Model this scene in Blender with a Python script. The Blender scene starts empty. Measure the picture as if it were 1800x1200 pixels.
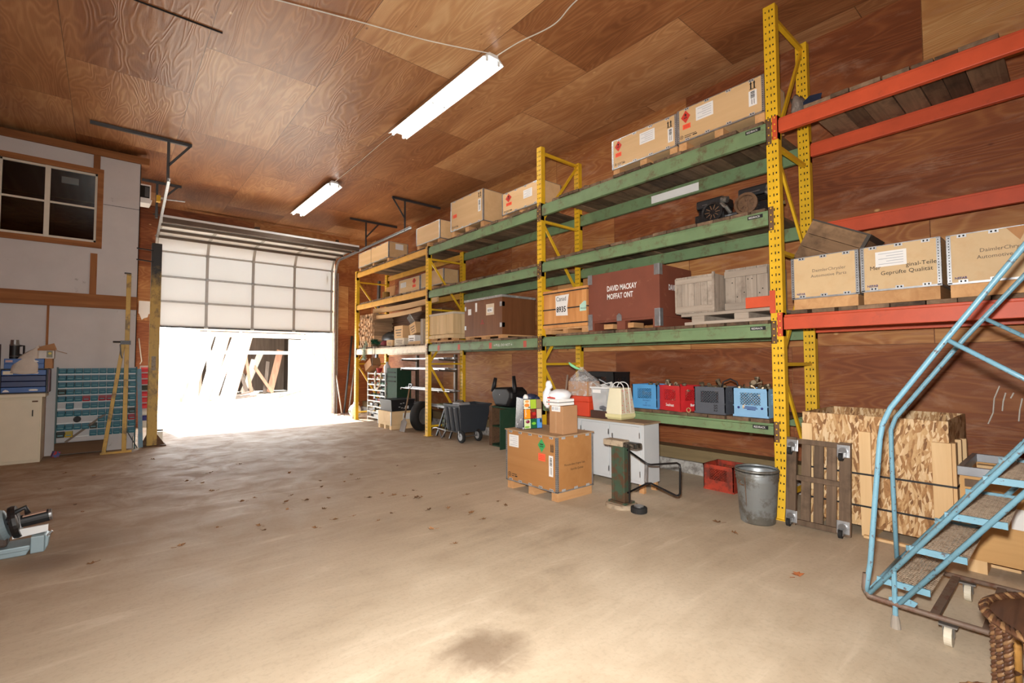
import bpy, math, random
from mathutils import Vector, Matrix, Euler
R = math.radians
rnd = random.Random(7)
SC = bpy.context.scene
COL = SC.collection
H = 1.4                      # camera height
WX, CZ, FY = 5.88, 4.95, 13.37   # right wall, ceiling, far wall
ORG = {}                     # object -> origin its mesh is built about

# ------------------------------------------------------------------ helpers
def tag(o, label=None, cat=None, group=None, kind=None):
    if label: o['label'] = label
    if cat: o['category'] = cat
    if group: o['group'] = group
    if kind: o['kind'] = kind
    return o

def thing(name, label, cat, loc=(0, 0, 0), group=None, rot=None):
    """Empty at the base of a thing. rot given: parts are built in local coordinates, else in world ones."""
    o = bpy.data.objects.new(name, None); COL.objects.link(o)
    o.location = loc; o.empty_display_size = .05
    if rot is not None: o.rotation_euler = rot
    ORG[o.name] = Vector((0, 0, 0)) if rot is not None else Vector(loc)
    return tag(o, label, cat, group)

def sub_empty(name, parent):
    o = bpy.data.objects.new(name, None); COL.objects.link(o); o.parent = parent
    o.empty_display_size = .05
    ORG[o.name] = ORG[parent.name]
    return o

def copy_tree(o, parent=None):
    c = o.copy(); COL.objects.link(c); ORG[c.name] = ORG.get(o.name, Vector())
    if parent: c.parent = parent
    for ch in list(o.children): copy_tree(ch, c)
    return c

class MB:
    def __init__(s): s.v = []; s.f = []; s.m = []
    def add(s, vs, fs, mi=0, M=None):
        b = len(s.v)
        for p in vs:
            p = Vector(p)
            s.v.append(M @ p if M is not None else p)
        for f in fs: s.f.append([b + i for i in f]); s.m.append(mi)
        return s
    def box(s, x0, x1, y0, y1, z0, z1, mi=0, M=None):
        if x0 > x1: x0, x1 = x1, x0
        if y0 > y1: y0, y1 = y1, y0
        if z0 > z1: z0, z1 = z1, z0
        return s.add([(x0,y0,z0),(x1,y0,z0),(x1,y1,z0),(x0,y1,z0),(x0,y0,z1),(x1,y0,z1),(x1,y1,z1),(x0,y1,z1)],
                     [(0,3,2,1),(4,5,6,7),(0,1,5,4),(1,2,6,5),(2,3,7,6),(3,0,4,7)], mi, M)
    def bar(s, a, b, w, h, mi=0, up=(0, 0, 1)):
        """rectangular bar from a to b; w across, h along 'up'."""
        a, b = Vector(a), Vector(b); d = (b - a); L = d.length
        if L < 1e-6: return s
        d /= L; u = Vector(up); u = u - d * u.dot(d)
        if u.length < 1e-4: u = Vector((1, 0, 0)) - d * d.x
        u.normalize(); r = d.cross(u)
        M = Matrix((( r.x, d.x, u.x, a.x), (r.y, d.y, u.y, a.y), (r.z, d.z, u.z, a.z), (0, 0, 0, 1)))
        return s.box(-w/2, w/2, 0, L, -h/2, h/2, mi, M)
    def tube(s, pts, r, seg=8, mi=0, closed=False, rs=None):
        pts = [Vector(p) for p in pts]; n = len(pts); b = len(s.v)
        prev = None
        for i, p in enumerate(pts):
            if closed: t = pts[(i+1) % n] - pts[i-1]
            else: t = pts[min(i+1, n-1)] - pts[max(i-1, 0)]
            if t.length < 1e-9: t = Vector((0, 0, 1))
            t.normalize()
            if prev is None:
                a = Vector((0, 0, 1)) if abs(t.z) < .9 else Vector((1, 0, 0))
            else: a = prev
            u = (a - t * a.dot(t))
            if u.length < 1e-5: u = t.orthogonal()
            u.normalize(); prev = u; w = t.cross(u)
            rr = rs[i] if rs else r
            for k in range(seg):
                an = 2 * math.pi * k / seg
                s.v.append(p + u * (rr * math.cos(an)) + w * (rr * math.sin(an)))
        for i in range(n if closed else n - 1):
            j = (i + 1) % n
            for k in range(seg):
                k2 = (k + 1) % seg
                s.f.append([b+i*seg+k, b+i*seg+k2, b+j*seg+k2, b+j*seg+k]); s.m.append(mi)
        if not closed:
            s.f.append([b + k for k in range(seg)][::-1]); s.m.append(mi)
            s.f.append([b + (n-1)*seg + k for k in range(seg)]); s.m.append(mi)
        return s
    def lathe(s, prof, seg=24, mi=0, M=None, closed=False):
        """prof: [(r,z)...] about z."""
        b = len(s.v); n = len(prof)
        for r, z in prof:
            for k in range(seg):
                an = 2 * math.pi * k / seg
                p = Vector((r * math.cos(an), r * math.sin(an), z))
                s.v.append(M @ p if M is not None else p)
        for i in range(n if closed else n - 1):
            j = (i + 1) % n
            for k in range(seg):
                k2 = (k + 1) % seg
                s.f.append([b+i*seg+k, b+i*seg+k2, b+j*seg+k2, b+j*seg+k]); s.m.append(mi)
        if not closed:
            if prof[0][0] > 1e-5: s.f.append([b + k for k in range(seg)][::-1]); s.m.append(mi)
            if prof[-1][0] > 1e-5: s.f.append([b + (n-1)*seg + k for k in range(seg)]); s.m.append(mi)
        return s
    def disc(s, c, axis, r, h, seg=20, mi=0):
        """cylinder centred c along axis, total length h."""
        a = Vector(axis).normalized(); c = Vector(c)
        return s.tube([c - a * h/2, c + a * h/2], r, seg, mi)
    def quad(s, a, b, c, d, mi=0): return s.add([a, b, c, d], [(0, 1, 2, 3)], mi)
    def prism(s, poly, d0, d1, axis='y', mi=0, M=None):
        """poly of 2-D points; axis y: (x,z), axis x: (y,z), axis z: (x,y)."""
        def P(p, d):
            return {'y': (p[0], d, p[1]), 'x': (d, p[0], p[1]), 'z': (p[0], p[1], d)}[axis]
        n = len(poly); vs = [P(p, d0) for p in poly] + [P(p, d1) for p in poly]
        fs = [list(range(n))[::-1], list(range(n, 2*n))] + [(i, (i+1) % n, n + (i+1) % n, n + i) for i in range(n)]
        return s.add(vs, fs, mi, M)
    def blob(s, c, rx, ry, rz, seg=10, ring=6, mi=0, jit=0, rd=None):
        b = len(s.v); c = Vector(c); rd = rd or rnd
        for i in range(ring + 1):
            th = math.pi * i / ring
            for k in range(seg):
                an = 2 * math.pi * k / seg
                q = 1 + (rd.uniform(-jit, jit) if 0 < i < ring else 0)
                s.v.append(c + Vector((rx*q*math.sin(th)*math.cos(an), ry*q*math.sin(th)*math.sin(an), -rz*q*math.cos(th))))
        for i in range(ring):
            for k in range(seg):
                k2 = (k+1) % seg
                s.f.append([b+i*seg+k, b+i*seg+k2, b+(i+1)*seg+k2, b+(i+1)*seg+k]); s.m.append(mi)
        return s
    def build(s, name, mats, parent=None, smooth=False, bevel=0, bseg=2, org=None, sub=0, solid=0):
        me = bpy.data.meshes.new(name)
        O = ORG[parent.name] if parent else Vector(org or (0, 0, 0))
        me.from_pydata([tuple(p - O) for p in s.v], [], s.f)
        if not isinstance(mats, (list, tuple)): mats = [mats]
        for m in mats: me.materials.append(m)
        if len(mats) > 1: me.polygons.foreach_set('material_index', s.m)
        if smooth:
            me.polygons.foreach_set('use_smooth', [True] * len(me.polygons))
        me.validate(); me.update()
        # consistent outward normals for closed shells
        import bmesh
        bm = bmesh.new(); bm.from_mesh(me); bmesh.ops.recalc_face_normals(bm, faces=bm.faces); bm.to_mesh(me); bm.free()
        if smooth == 'auto':
            pass
        o = bpy.data.objects.new(name, me); COL.objects.link(o)
        if parent: o.parent = parent
        else: o.location = O
        ORG[o.name] = O
        if solid:
            md = o.modifiers.new('solid', 'SOLIDIFY'); md.thickness = solid
        if sub:
            md = o.modifiers.new('sub', 'SUBSURF'); md.levels = sub; md.render_levels = sub
        if bevel:
            md = o.modifiers.new('bevel', 'BEVEL'); md.width = bevel; md.segments = bseg
            md.limit_method = 'ANGLE'; md.angle_limit = R(40)
        return o

def boxes(name, mat, parent, *bs, bevel=0):
    for b in bs: MB().box(*b).build(name, mat, parent, bevel=bevel)

def one(name, label, cat, mb, mats, org, group=None, **k):
    return tag(mb.build(name, mats, None, org=org, **k), label, cat, group)

def text(parent, name, s, at, size, face, mat, align='LEFT', bold=0, sx=1.0, rot=0.0, label=None):
    """lettering laid on a face: 'F' = front (-X side, reads towards -Y), 'S' = near side (-Y, reads towards +X)."""
    cu = bpy.data.curves.new(name, 'FONT'); cu.body = s; cu.size = size; cu.align_x = align
    cu.offset = bold; cu.resolution_u = 2
    t = bpy.data.objects.new(name, cu); COL.objects.link(t)
    dg = bpy.context.evaluated_depsgraph_get(); dg.update()
    me = bpy.data.meshes.new_from_object(t.evaluated_get(dg))
    bpy.data.objects.remove(t); bpy.data.curves.remove(cu)
    if face == 'F': X, Y = Vector((0, -1, 0)), Vector((0, 0, 1))
    elif face == 'S': X, Y = Vector((1, 0, 0)), Vector((0, 0, 1))
    else: X, Y = face
    c, n = math.cos(rot), math.sin(rot); at = Vector(at) - ORG[parent.name]
    for v in me.vertices:
        a, b = v.co.x * sx, v.co.y
        a, b = a * c - b * n, a * n + b * c
        v.co = at + X * a + Y * b
    me.materials.clear(); me.materials.append(mat); me.name = name
    o = bpy.data.objects.new(name, me); COL.objects.link(o); o.parent = parent
    ORG[o.name] = ORG[parent.name]
    if label: o['label'] = label
    return o

# ------------------------------------------------------------------ materials
def srgb(r, g, b):
    f = lambda c: (c/255/12.92 if c <= 10 else ((c/255 + .055)/1.055) ** 2.4)
    return (f(r), f(g), f(b), 1)

class NT:
    def __init__(s, name):
        s.mat = bpy.data.materials.new(name); s.mat.use_nodes = True
        s.t = s.mat.node_tree; s.t.nodes.clear()
        s.out = s.t.nodes.new('ShaderNodeOutputMaterial')
        s.b = s.t.nodes.new('ShaderNodeBsdfPrincipled'); s.l(s.b.outputs[0], s.out.inputs[0])
    def l(s, a, b): s.t.links.new(a, b)
    def n(s, typ, ins=None, **k):
        nd = s.t.nodes.new('ShaderNode' + typ)
        for a, v in k.items(): setattr(nd, a, v)
        for i, v in (ins or {}).items():
            if hasattr(v, 'is_output') or isinstance(v, bpy.types.NodeSocket): s.l(v, nd.inputs[i])
            else: nd.inputs[i].default_value = v
        return nd
    def math(s, op, a, b=0.0, c=None):
        nd = s.n('Math', {0: a, 1: b}, operation=op)
        if c is not None:
            if isinstance(c, bpy.types.NodeSocket): s.l(c, nd.inputs[2])
            else: nd.inputs[2].default_value = c
        return nd.outputs[0]
    def mix(s, f, a, b, mode='MIX'):
        nd = s.n('Mix', data_type='RGBA', blend_type=mode)
        for i, v in ((0, f), (6, a), (7, b)):
            if isinstance(v, bpy.types.NodeSocket): s.l(v, nd.inputs[i])
            else: nd.inputs[i].default_value = v
        return nd.outputs[2]
    def ramp(s, f, stops, interp='LINEAR'):
        nd = s.n('ValToRGB'); cr = nd.color_ramp; cr.interpolation = interp
        while len(cr.elements) > 1: cr.elements.remove(cr.elements[0])
        for i, (p, c) in enumerate(stops):
            c = c if isinstance(c, tuple) else (c, c, c, 1)
            if i == 0: cr.elements[0].position = p; cr.elements[0].color = c
            else: e = cr.elements.new(p); e.color = c
        if isinstance(f, bpy.types.NodeSocket): s.l(f, nd.inputs[0])
        return nd.outputs[0]
    def obj(s): return s.n('TexCoord').outputs['Object']
    def geo(s): return s.n('NewGeometry').outputs['Position']
    def rand(s): return s.n('ObjectInfo').outputs['Random']
    def mapv(s, v, scale=(1,1,1), rot=(0,0,0), loc=(0,0,0)):
        return s.n('Mapping', {0: v, 1: loc, 2: rot, 3: scale}).outputs[0]
    def noise(s, v, scale, detail=4, rough=.55, dist=0):
        return s.n('TexNoise', {'Vector': v, 'Scale': scale, 'Detail': detail, 'Roughness': rough, 'Distortion': dist}).outputs[0]
    def set(s, color=None, rough=None, metal=None, bump=None, bstr=.2, bdist=.01, **k):
        I = s.b.inputs
        def put(i, v):
            if isinstance(v, bpy.types.NodeSocket): s.l(v, i)
            else: i.default_value = v
        if color is not None: put(I['Base Color'], color)
        if rough is not None: put(I['Roughness'], rough)
        if metal is not None: put(I['Metallic'], metal)
        for a, v in k.items(): put(I[a.replace('_', ' ')], v)
        if bump is not None:
            bn = s.n('Bump', {'Strength': bstr, 'Distance': bdist, 'Height': bump}); s.l(bn.outputs[0], I['Normal'])
        return s.mat

def paint(name, c, rough=.5, metal=0, c2=None, scale=6, amt=.5, edge=(.5, .62), bstr=.05, var=.12, spec=.5):
    """painted / plastic surface: base colour, mild mottling, and optional wear patches of c2."""
    t = NT(name); o = t.obj()
    n1 = t.noise(o, scale, 6, .6)
    col = t.mix(t.ramp(n1, [(.3, 0.), (.7, 1.)]), tuple(x*(1-var) for x in c[:3]) + (1,), tuple(min(1, x*(1+var)) for x in c[:3]) + (1,))
    if c2:
        n2 = t.noise(t.mapv(o, loc=(3.1, 1.7, 9.2)), scale * 1.7, 8, .68)
        m = t.ramp(n2, [(edge[0], 0.), (edge[1], 1.)])
        col = t.mix(t.math('MULTIPLY', m, amt), col, c2)
    return t.set(col, rough, metal, bump=n1, bstr=bstr, Specular_IOR_Level=spec)

def wood(name, lo, hi, axis='y', scale=1.0, rough=.75, grain=1.0, rv=.25, dirt=None, dirta=.6):
    """sawn timber: streaks along an axis (object space), tone varies per object."""
    t = NT(name); o = t.obj(); rn = t.rand()
    s = {'x': (.9, 14, 14), 'y': (14, .9, 14), 'z': (14, 14, .9)}[axis]
    off = t.n('CombineXYZ', {0: t.math('MULTIPLY', rn, 31.), 1: t.math('MULTIPLY', rn, 17.), 2: t.math('MULTIPLY', rn, 53.)}).outputs[0]
    v = t.n('VectorMath', {0: o, 1: off}, operation='ADD').outputs[0]
    m = t.mapv(v, tuple(k * scale for k in s))
    g = t.noise(m, 1.6, 7, .62, .6)
    g2 = t.noise(t.mapv(v, tuple(k * scale * .3 for k in s)), 1.2, 3)
    f = t.math('ADD', t.math('MULTIPLY', g, .75 * grain), t.math('MULTIPLY', g2, .5))
    col = t.mix(t.ramp(f, [(.3, 0.), (.85, 1.)]), lo, hi)
    col = t.n('HueSaturation', {'Value': t.math('ADD', t.math('MULTIPLY', rn, 2*rv), 1 - rv), 'Color': col}).outputs[0]
    if dirt:
        dn = t.noise(v, 5, 6, .65)
        col = t.mix(t.math('MULTIPLY', t.ramp(dn, [(.5, 0.), (.7, 1.)]), dirta), col, dirt)
    return t.set(col, rough, 0, bump=g, bstr=.25, bdist=.004, Specular_IOR_Level=.25)

def plywood(name, uaxis, vaxis, stops, off=(0, 0), sheet=(2.44, 1.22), rough=.6, knots=True, seam=.45, dust=None, bump=.35):
    """sheets of rotary-cut plywood in world space: every sheet its own tone, cathedral grain, plugs, thin seams."""
    t = NT(name); P = t.n('SeparateXYZ', {0: t.geo()})
    ax = {'x': 0, 'y': 1, 'z': 2}
    u = t.math('ADD', P.outputs[ax[uaxis]], off[0]); v = t.math('ADD', P.outputs[ax[vaxis]], off[1])
    uv = t.n('CombineXYZ', {0: u, 1: v}).outputs[0]
    br = t.n('TexBrick', {'Vector': uv, 'Color1': (0, 0, 0, 1), 'Color2': (1, 1, 1, 1), 'Mortar': (.5, .5, .5, 1), 'Scale': 1.0,
                          'Mortar Size': .004, 'Mortar Smooth': .1, 'Bias': 0., 'Brick Width': sheet[0], 'Row Height': sheet[1]})
    br.offset = .5
    rn = t.n('SeparateColor', {0: br.outputs[0]}).outputs[0]
    sh = t.n('CombineXYZ', {0: t.math('MULTIPLY', rn, 37.), 1: t.math('MULTIPLY', rn, 91.), 2: t.math('MULTIPLY', rn, 13.)}).outputs[0]
    q = t.n('VectorMath', {0: uv, 1: sh}, operation='ADD').outputs[0]
    big = t.noise(t.mapv(q, (.55, 2.2, 1)), 1.3, 3, .5, .4)
    fig = t.noise(t.mapv(q, (.42, 2.3, 1), loc=(2, 7, 0)), 1.25, 2.2, .5, .55)
    wv = t.math('MULTIPLY_ADD', t.math('SINE', t.math('MULTIPLY', fig, 120.)), .5, .5)
    wv = t.math('POWER', wv, 1.6)
    fine = t.noise(t.mapv(q, (3, 60, 1)), 2.0, 4, .6)
    f = t.math('ADD', t.math('MULTIPLY', wv, .13), t.math('ADD', t.math('MULTIPLY', big, .62), t.math('MULTIPLY', fine, .20)))
    f = t.math('ADD', t.math('MULTIPLY', f, .80), t.math('MULTIPLY', rn, .44))
    col = t.ramp(f, stops)
    if knots:
        vo = t.n('TexVoronoi', {'Vector': t.mapv(q, (1.1, 1.9, 1)), 'Scale': 2.6, 'Randomness': 1.0})
        kd = t.ramp(vo.outputs['Distance'], [(.035, 1.), (.085, 0.)])
        rnk = t.n('SeparateColor', {0: vo.outputs['Color']}).outputs[0]
        kd = t.math('MULTIPLY', kd, t.math('GREATER_THAN', rnk, .35))
        kc = t.ramp(rnk, [(.5, stops[0][1]), (.75, stops[-1][1])], 'CONSTANT')
        col = t.mix(t.math('MULTIPLY', kd, .85), col, kc)
    if dust:
        dn = t.noise(t.mapv(q, (.9, 2.4, 1), loc=(5, 8, 2)), 2.2, 8, .7, .5)
        col = t.mix(t.math('MULTIPLY', t.ramp(dn, [(.52, 0.), (.72, 1.)]), dust[1]), col, dust[0])
    col = t.mix(t.math('MULTIPLY', br.outputs[1], seam), col, srgb(40, 24, 14))
    return t.set(col, rough, 0, bump=t.math('ADD', wv, t.math('MULTIPLY', fine, .6)), bstr=bump, bdist=.003, Specular_IOR_Level=.35)

def emit(name, c, s):
    t = NT(name); e = t.n('Emission', {0: c, 1: s}); t.l(e.outputs[0], t.out.inputs[0]); return t.mat

def osb(name):
    t = NT(name); o = t.obj()
    cols = []
    for k, (rz, sc) in enumerate(((.5, 1), (-.7, 1.15), (1.35, .9))):
        wob = t.noise(t.mapv(o, loc=(k * 4, 2, k)), 9, 2)
        vv = t.n('VectorMath', {0: t.mapv(o, (1, 1, 1), (rz, .2*k, 0), (k*3., k*5., 0)), 1: t.n('CombineXYZ', {0: t.math('MULTIPLY', wob, .006), 1: t.math('MULTIPLY', wob, .006), 2: 0.}).outputs[0]}, operation='ADD').outputs[0]
        rv_ = t.mapv(vv, (1, 1, 1), (rz*1.9 + .3, 0, 0))
        vo = t.n('TexVoronoi', {'Vector': t.mapv(rv_, (10*sc, 11*sc, 60*sc)), 'Scale': 1., 'Randomness': .9})
        cols.append(t.n('SeparateColor', {0: vo.outputs['Color']}))
    pick = t.math('GREATER_THAN', cols[2].outputs[1], .5)
    a = t.n('Mix', {0: pick, 2: cols[0].outputs[0], 3: cols[1].outputs[0]}, data_type='FLOAT').outputs[0]
    fine = t.noise(t.mapv(o, (30, 30, 30)), 2, 4)
    a2 = t.math('ADD', t.math('MULTIPLY', a, .8), t.math('MULTIPLY', fine, .25))
    col = t.ramp(a2, [(.05, srgb(104, 66, 36)), (.3, srgb(168, 122, 74)), (.6, srgb(204, 166, 116)), (1., srgb(232, 206, 166))])
    return t.set(col, .7, 0, bump=a, bstr=.3, bdist=.003)

def floor_mat():
    t = NT('dusty_concrete'); P = t.geo()
    n1 = t.noise(P, .45, 5, .55, .6); n2 = t.noise(t.mapv(P, (1, 1, 1), (0, 0, .5)), 2.6, 8, .66, .8); n3 = t.noise(P, 40, 3, .6)
    sw = t.noise(t.mapv(P, (.5, 3.2, 1), (0, 0, .75)), 1.4, 6, .62, 1.2)
    f = t.math('ADD', t.math('MULTIPLY', n1, .5), t.math('ADD', t.math('MULTIPLY', n2, .28), t.math('MULTIPLY', sw, .25)))
    col = t.ramp(f, [(.3, srgb(150, 132, 110)), (.45, srgb(184, 166, 141)), (.58, srgb(203, 186, 161)), (.75, srgb(217, 202, 180))])
    col = t.mix(t.math('MULTIPLY', t.ramp(n3, [(.35, 1.), (.5, 0.)]), .12), col, srgb(110, 92, 74))
    # soil tracked in from the yard lies browner towards the door and the office wall
    S = t.n('SeparateXYZ', {0: P})
    near = t.n('MapRange', {0: t.math('ADD', S.outputs[1], t.math('MULTIPLY', S.outputs[0], -.55)), 1: 1.6, 2: 6.5, 3: 0., 4: .85}).outputs[0]
    mud = t.math('MULTIPLY', near, t.ramp(n2, [(.32, .35), (.62, 1.)]))
    col = t.mix(mud, col, srgb(128, 99, 74))
    def stain(cx, cy, r, rx=1.):
        d = t.n('VectorMath', {0: t.mapv(P, (1, rx, 1), loc=(-cx, -cy * rx, 0)), 1: (0, 0, 0)}, operation='DISTANCE').outputs[1]
        d = t.math('ADD', d, t.math('MULTIPLY', t.math('SUBTRACT', n2, .5), r * 1.3))
        return t.n('MapRange', {0: d, 1: r * .35, 2: r, 3: 1., 4: 0.}).outputs[0]
    for cx, cy, r, a in ((1.42, 1.92, .26, .6), (-.28, 4.75, .28, .5), (-.15, 5.0, .5, .3), (2.55, 3.9, .3, .12)):
        col = t.mix(t.math('MULTIPLY', stain(cx, cy, r), a), col, srgb(92, 66, 42))
    sk = t.ramp(sw, [(.60, 0.), (.68, 1.)])
    col = t.mix(t.math('MULTIPLY', sk, .22), col, srgb(222, 208, 186))
    rough = t.n('MapRange', {0: n2, 1: .3, 2: .7, 3: .55, 4: .85}).outputs[0]
    return t.set(col, rough, 0, bump=t.math('ADD', n2, t.math('MULTIPLY', n3, .2)), bstr=.2, bdist=.01, Specular_IOR_Level=.35)

M = {}
PLY = [(.22, srgb(98, 48, 24)), (.42, srgb(136, 76, 42)), (.60, srgb(162, 102, 58)), (.78, srgb(194, 140, 84)), (.95, srgb(212, 166, 110))]
M['ply_wall'] = plywood('plywood_wall', 'y', 'z', PLY, (0.35, -.34 + 1.22), dust=(srgb(196, 158, 130), .35))
M['ply_far'] = plywood('plywood_far_wall', 'x', 'z', PLY, (0.9, .1))
CEIL = [(.22, srgb(108, 64, 38)), (.42, srgb(146, 94, 58)), (.60, srgb(172, 120, 78)), (.78, srgb(200, 152, 106)), (.95, srgb(216, 176, 130))]
M['ply_ceil'] = plywood('plywood_ceiling', 'y', 'x', CEIL, (1.1, .46), rough=.38, seam=.6)
M['floor'] = floor_mat()
M['office'] = paint('white_board', srgb(206, 202, 200), .7, scale=3, var=.04, c2=srgb(120, 110, 104), edge=(.66, .72), amt=.5)
M['stud'] = wood('stud_timber', srgb(112, 66, 36), srgb(176, 120, 74), 'x', .7, rv=.12)
M['studz'] = wood('stud_timber_upright', srgb(112, 66, 36), srgb(176, 120, 74), 'z', .7, rv=.12)
M['kerb'] = paint('limewashed_concrete', srgb(176, 172, 166), .9, c2=srgb(110, 104, 98), scale=7, amt=.8, edge=(.45, .6))
M['sill'] = wood('old_sill_timber', srgb(92, 78, 54), srgb(140, 120, 86), 'y', .6, rv=.05)
M['yellow'] = paint('yellow_rack_paint', srgb(226, 178, 36), .45, c2=srgb(120, 84, 40), scale=5, amt=.35, edge=(.62, .7))
M['ybeam'] = paint('ochre_beam_paint', srgb(214, 160, 62), .5, c2=srgb(130, 100, 60), scale=5, amt=.4, edge=(.58, .7))
M['green'] = paint('green_beam_paint', srgb(112, 136, 96), .55, c2=srgb(96, 62, 42), scale=4, amt=.75, edge=(.53, .68))
M['orange'] = paint('orange_beam_paint', srgb(200, 80, 46), .5, c2=srgb(120, 60, 44), scale=4, amt=.3, edge=(.6, .7))
M['rust'] = paint('rusted_bracket', srgb(104, 76, 52), .75, c2=srgb(70, 44, 30), scale=14, amt=.7)
M['hole'] = paint('dark_opening', srgb(22, 18, 14), .9)
M['deck'] = wood('weathered_deck_plank', srgb(52, 42, 34), srgb(134, 108, 84), 'x', .8, rv=.45, dirt=srgb(40, 34, 30))
M['cply'] = wood('birch_crate_ply', srgb(198, 160, 112), srgb(226, 192, 146), 'y', .28, rough=.6, rv=.06, grain=.8)
M['skid'] = wood('pallet_block_timber', srgb(168, 116, 70), srgb(214, 168, 118), 'x', .6, rv=.12)
M['galv'] = paint('galvanised_steel', srgb(176, 178, 180), .38, .75, scale=20, var=.2)
M['steel'] = paint('bare_steel', srgb(150, 150, 150), .35, .85, scale=10, var=.2)
M['paper'] = paint('white_paper', srgb(232, 230, 226), .8, var=.03)
M['ink'] = paint('black_ink', srgb(36, 32, 30), .8)
M['red_lab'] = paint('red_hazard_label', srgb(206, 60, 44), .6, var=.04)
M['org_lab'] = paint('orange_sticker', srgb(248, 98, 62), .6, var=.04)
M['grn_lab'] = paint('green_hazard_label', srgb(60, 158, 88), .6, var=.04)
M['white'] = paint('white_enamel', srgb(226, 226, 224), .4, scale=4, var=.04)
M['black'] = paint('black_plastic', srgb(26, 26, 28), .5, var=.2)
M['blackm'] = paint('black_machinery', srgb(34, 32, 32), .4, .3, c2=srgb(130, 126, 120), scale=30, amt=.5, edge=(.6, .7))
M['rubber'] = paint('black_rubber', srgb(30, 29, 28), .8)
dp = NT('translucent_door_panel')   # thin white fibreglass: daylight glows through it
dp.set(srgb(234, 234, 232), .45)
tr = dp.n('BsdfTranslucent', {0: (.93, .95, .97, 1)}); ms = dp.n('MixShader', {0: .12, 1: dp.b.outputs[0], 2: tr.outputs[0]}); dp.l(ms.outputs[0], dp.out.inputs[0])
M['doorp'] = dp.mat
M['lamp'] = emit('lit_tube', (1, .97, .92, 1), 17)
M['angle'] = paint('grey_angle_iron', srgb(84, 86, 88), .45, .6)
# ================================================================== camera
cam = bpy.data.objects.new('camera', bpy.data.cameras.new('camera')); COL.objects.link(cam); SC.camera = cam
yaw, pit, rol = R(40.159), R(2.4566), R(-.19757)
fw = Vector((math.sin(yaw)*math.cos(pit), math.cos(yaw)*math.cos(pit), math.sin(pit)))
rt = Vector((math.cos(yaw), -math.sin(yaw), 0)); up = rt.cross(fw)
r2 = rt*math.cos(rol) + up*math.sin(rol); u2 = up*math.cos(rol) - rt*math.sin(rol)
cam.matrix_world = Matrix(((r2.x, u2.x, -fw.x, 0), (r2.y, u2.y, -fw.y, 0), (r2.z, u2.z, -fw.z, H), (0, 0, 0, 1)))
cam.data.sensor_width = 36; cam.data.lens = 842.7162 / 1800 * 36; cam.data.clip_start = .02; cam.data.clip_end = 200

# ================================================================== setting
def struct(name, mb, mats, org=(0, 0, 0), parent=None, **k):
    o = mb.build(name, mats, parent, org=org, **k)
    if parent is None: o['kind'] = 'structure'
    return o
LX, NY = -3.6, -3.2          # left wall, wall behind the camera
struct('floor', MB().box(LX, 6.0, NY, 13.5, -.12, 0), M['floor'])
struct('ceiling', MB().box(LX, 6.0, NY, 13.5, CZ, CZ + .1), M['ply_ceil'])
struct('wall_right', MB().box(WX, WX + .12, NY, 13.5, 0, CZ), M['ply_wall'])
struct('wall_left', MB().box(LX - .12, LX, NY, 13.5, 0, CZ), M['ply_wall'])
struct('wall_near', MB().box(LX, 6.0, NY - .12, NY, 0, CZ), M['ply_far'])
DX0, DX1, DZ = .80, 4.80, 4.30
struct('wall_far', MB().box(LX, DX0, FY, FY + .15, 0, CZ).box(DX1, 6.0, FY, FY + .15, 0, CZ).box(DX0, DX1, FY, FY + .15, DZ, CZ), M['ply_far'])
struct('baseboard_right', MB().box(5.60, WX, NY, FY, 0, .15), M['kerb'])
struct('trim_1', MB().box(5.64, WX, NY, FY, .15, .30), M['sill'], bevel=.006)
struct('trim_2', MB().box(DX1, DX1 + .09, FY - .02, FY, 0, DZ), M['studz'])
struct('trim_3', MB().box(.36, .47, FY - .09, FY, 0, CZ), M['studz'])
# a gap between two ceiling sheets, and a lifted edge
struct('trim_4', MB().bar((-.4, 5.83, CZ - .006), (.86, 5.83, CZ - .006), .014, .012), M['hole'])

# office block with white panels, timber bands and a window
OY = 10.17
wx0, wx1, wz0, wz1 = -1.36, -.115, 3.255, 4.545
off = MB()
off.box(LX, wx0, OY, OY + .1, 0, 4.8).box(wx1, .36, OY, OY + .1, 0, 4.8).box(wx0, wx1, OY, OY + .1, 0, wz0).box(wx0, wx1, OY, OY + .1, wz1, 4.8)
off.box(.26, .36, OY + .1, FY, 0, 4.8)
struct('wall_office', off, M['office'])
struct('trim_5', MB().box(LX, .47, OY - .04, OY + .1, 4.77, 4.885), M['stud'], bevel=.004)
struct('trim_6', MB().box(LX, .355, OY - .045, OY, 2.29, 2.505), M['stud'], bevel=.004)
struct('trim_7', MB().box(-.248, -.163, OY - .022, OY, 2.505, wz0 - .09).box(-.248, -.163, OY - .022, OY, wz1 + .0, 4.77), M['studz'])
struct('trim_8', MB().box(-.725, -.697, OY - .016, OY, 0, 2.29), M['studz'])
struct('trim_9', MB().box(-.16, .358, OY - .003, OY, 3.985, 3.991).box(.350, .3602, OY - .006, OY, 0, 4.77), M['hole'])
struct('trim_10', MB().box(LX, .36, OY, FY, 4.8, 4.885), M['ply_far'])
w1 = struct('window_1', MB().box(wx0, wx1, OY - .03, OY, wz1 - .085, wz1).box(wx0, wx1, OY - .03, OY, wz0, wz0 + .085)
            .box(wx1 - .075, wx1, OY - .03, OY, wz0 + .085, wz1 - .085).box(wx0, wx0 + .075, OY - .03, OY, wz0 + .085, wz1 - .085), M['stud'])
a0, a1, b0, b1 = wx0 + .075, wx1 - .075, wz0 + .085, wz1 - .085
fr = MB().box(a0, a1, OY, OY + .05, b1 - .035, b1).box(a0, a1, OY, OY + .05, b0, b0 + .04).box(a0, a0 + .03, OY, OY + .05, b0, b1).box(a1 - .03, a1, OY, OY + .05, b0, b1)
fr.box(-.80, -.738, OY - .006, OY + .05, b0, b1)
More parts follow.
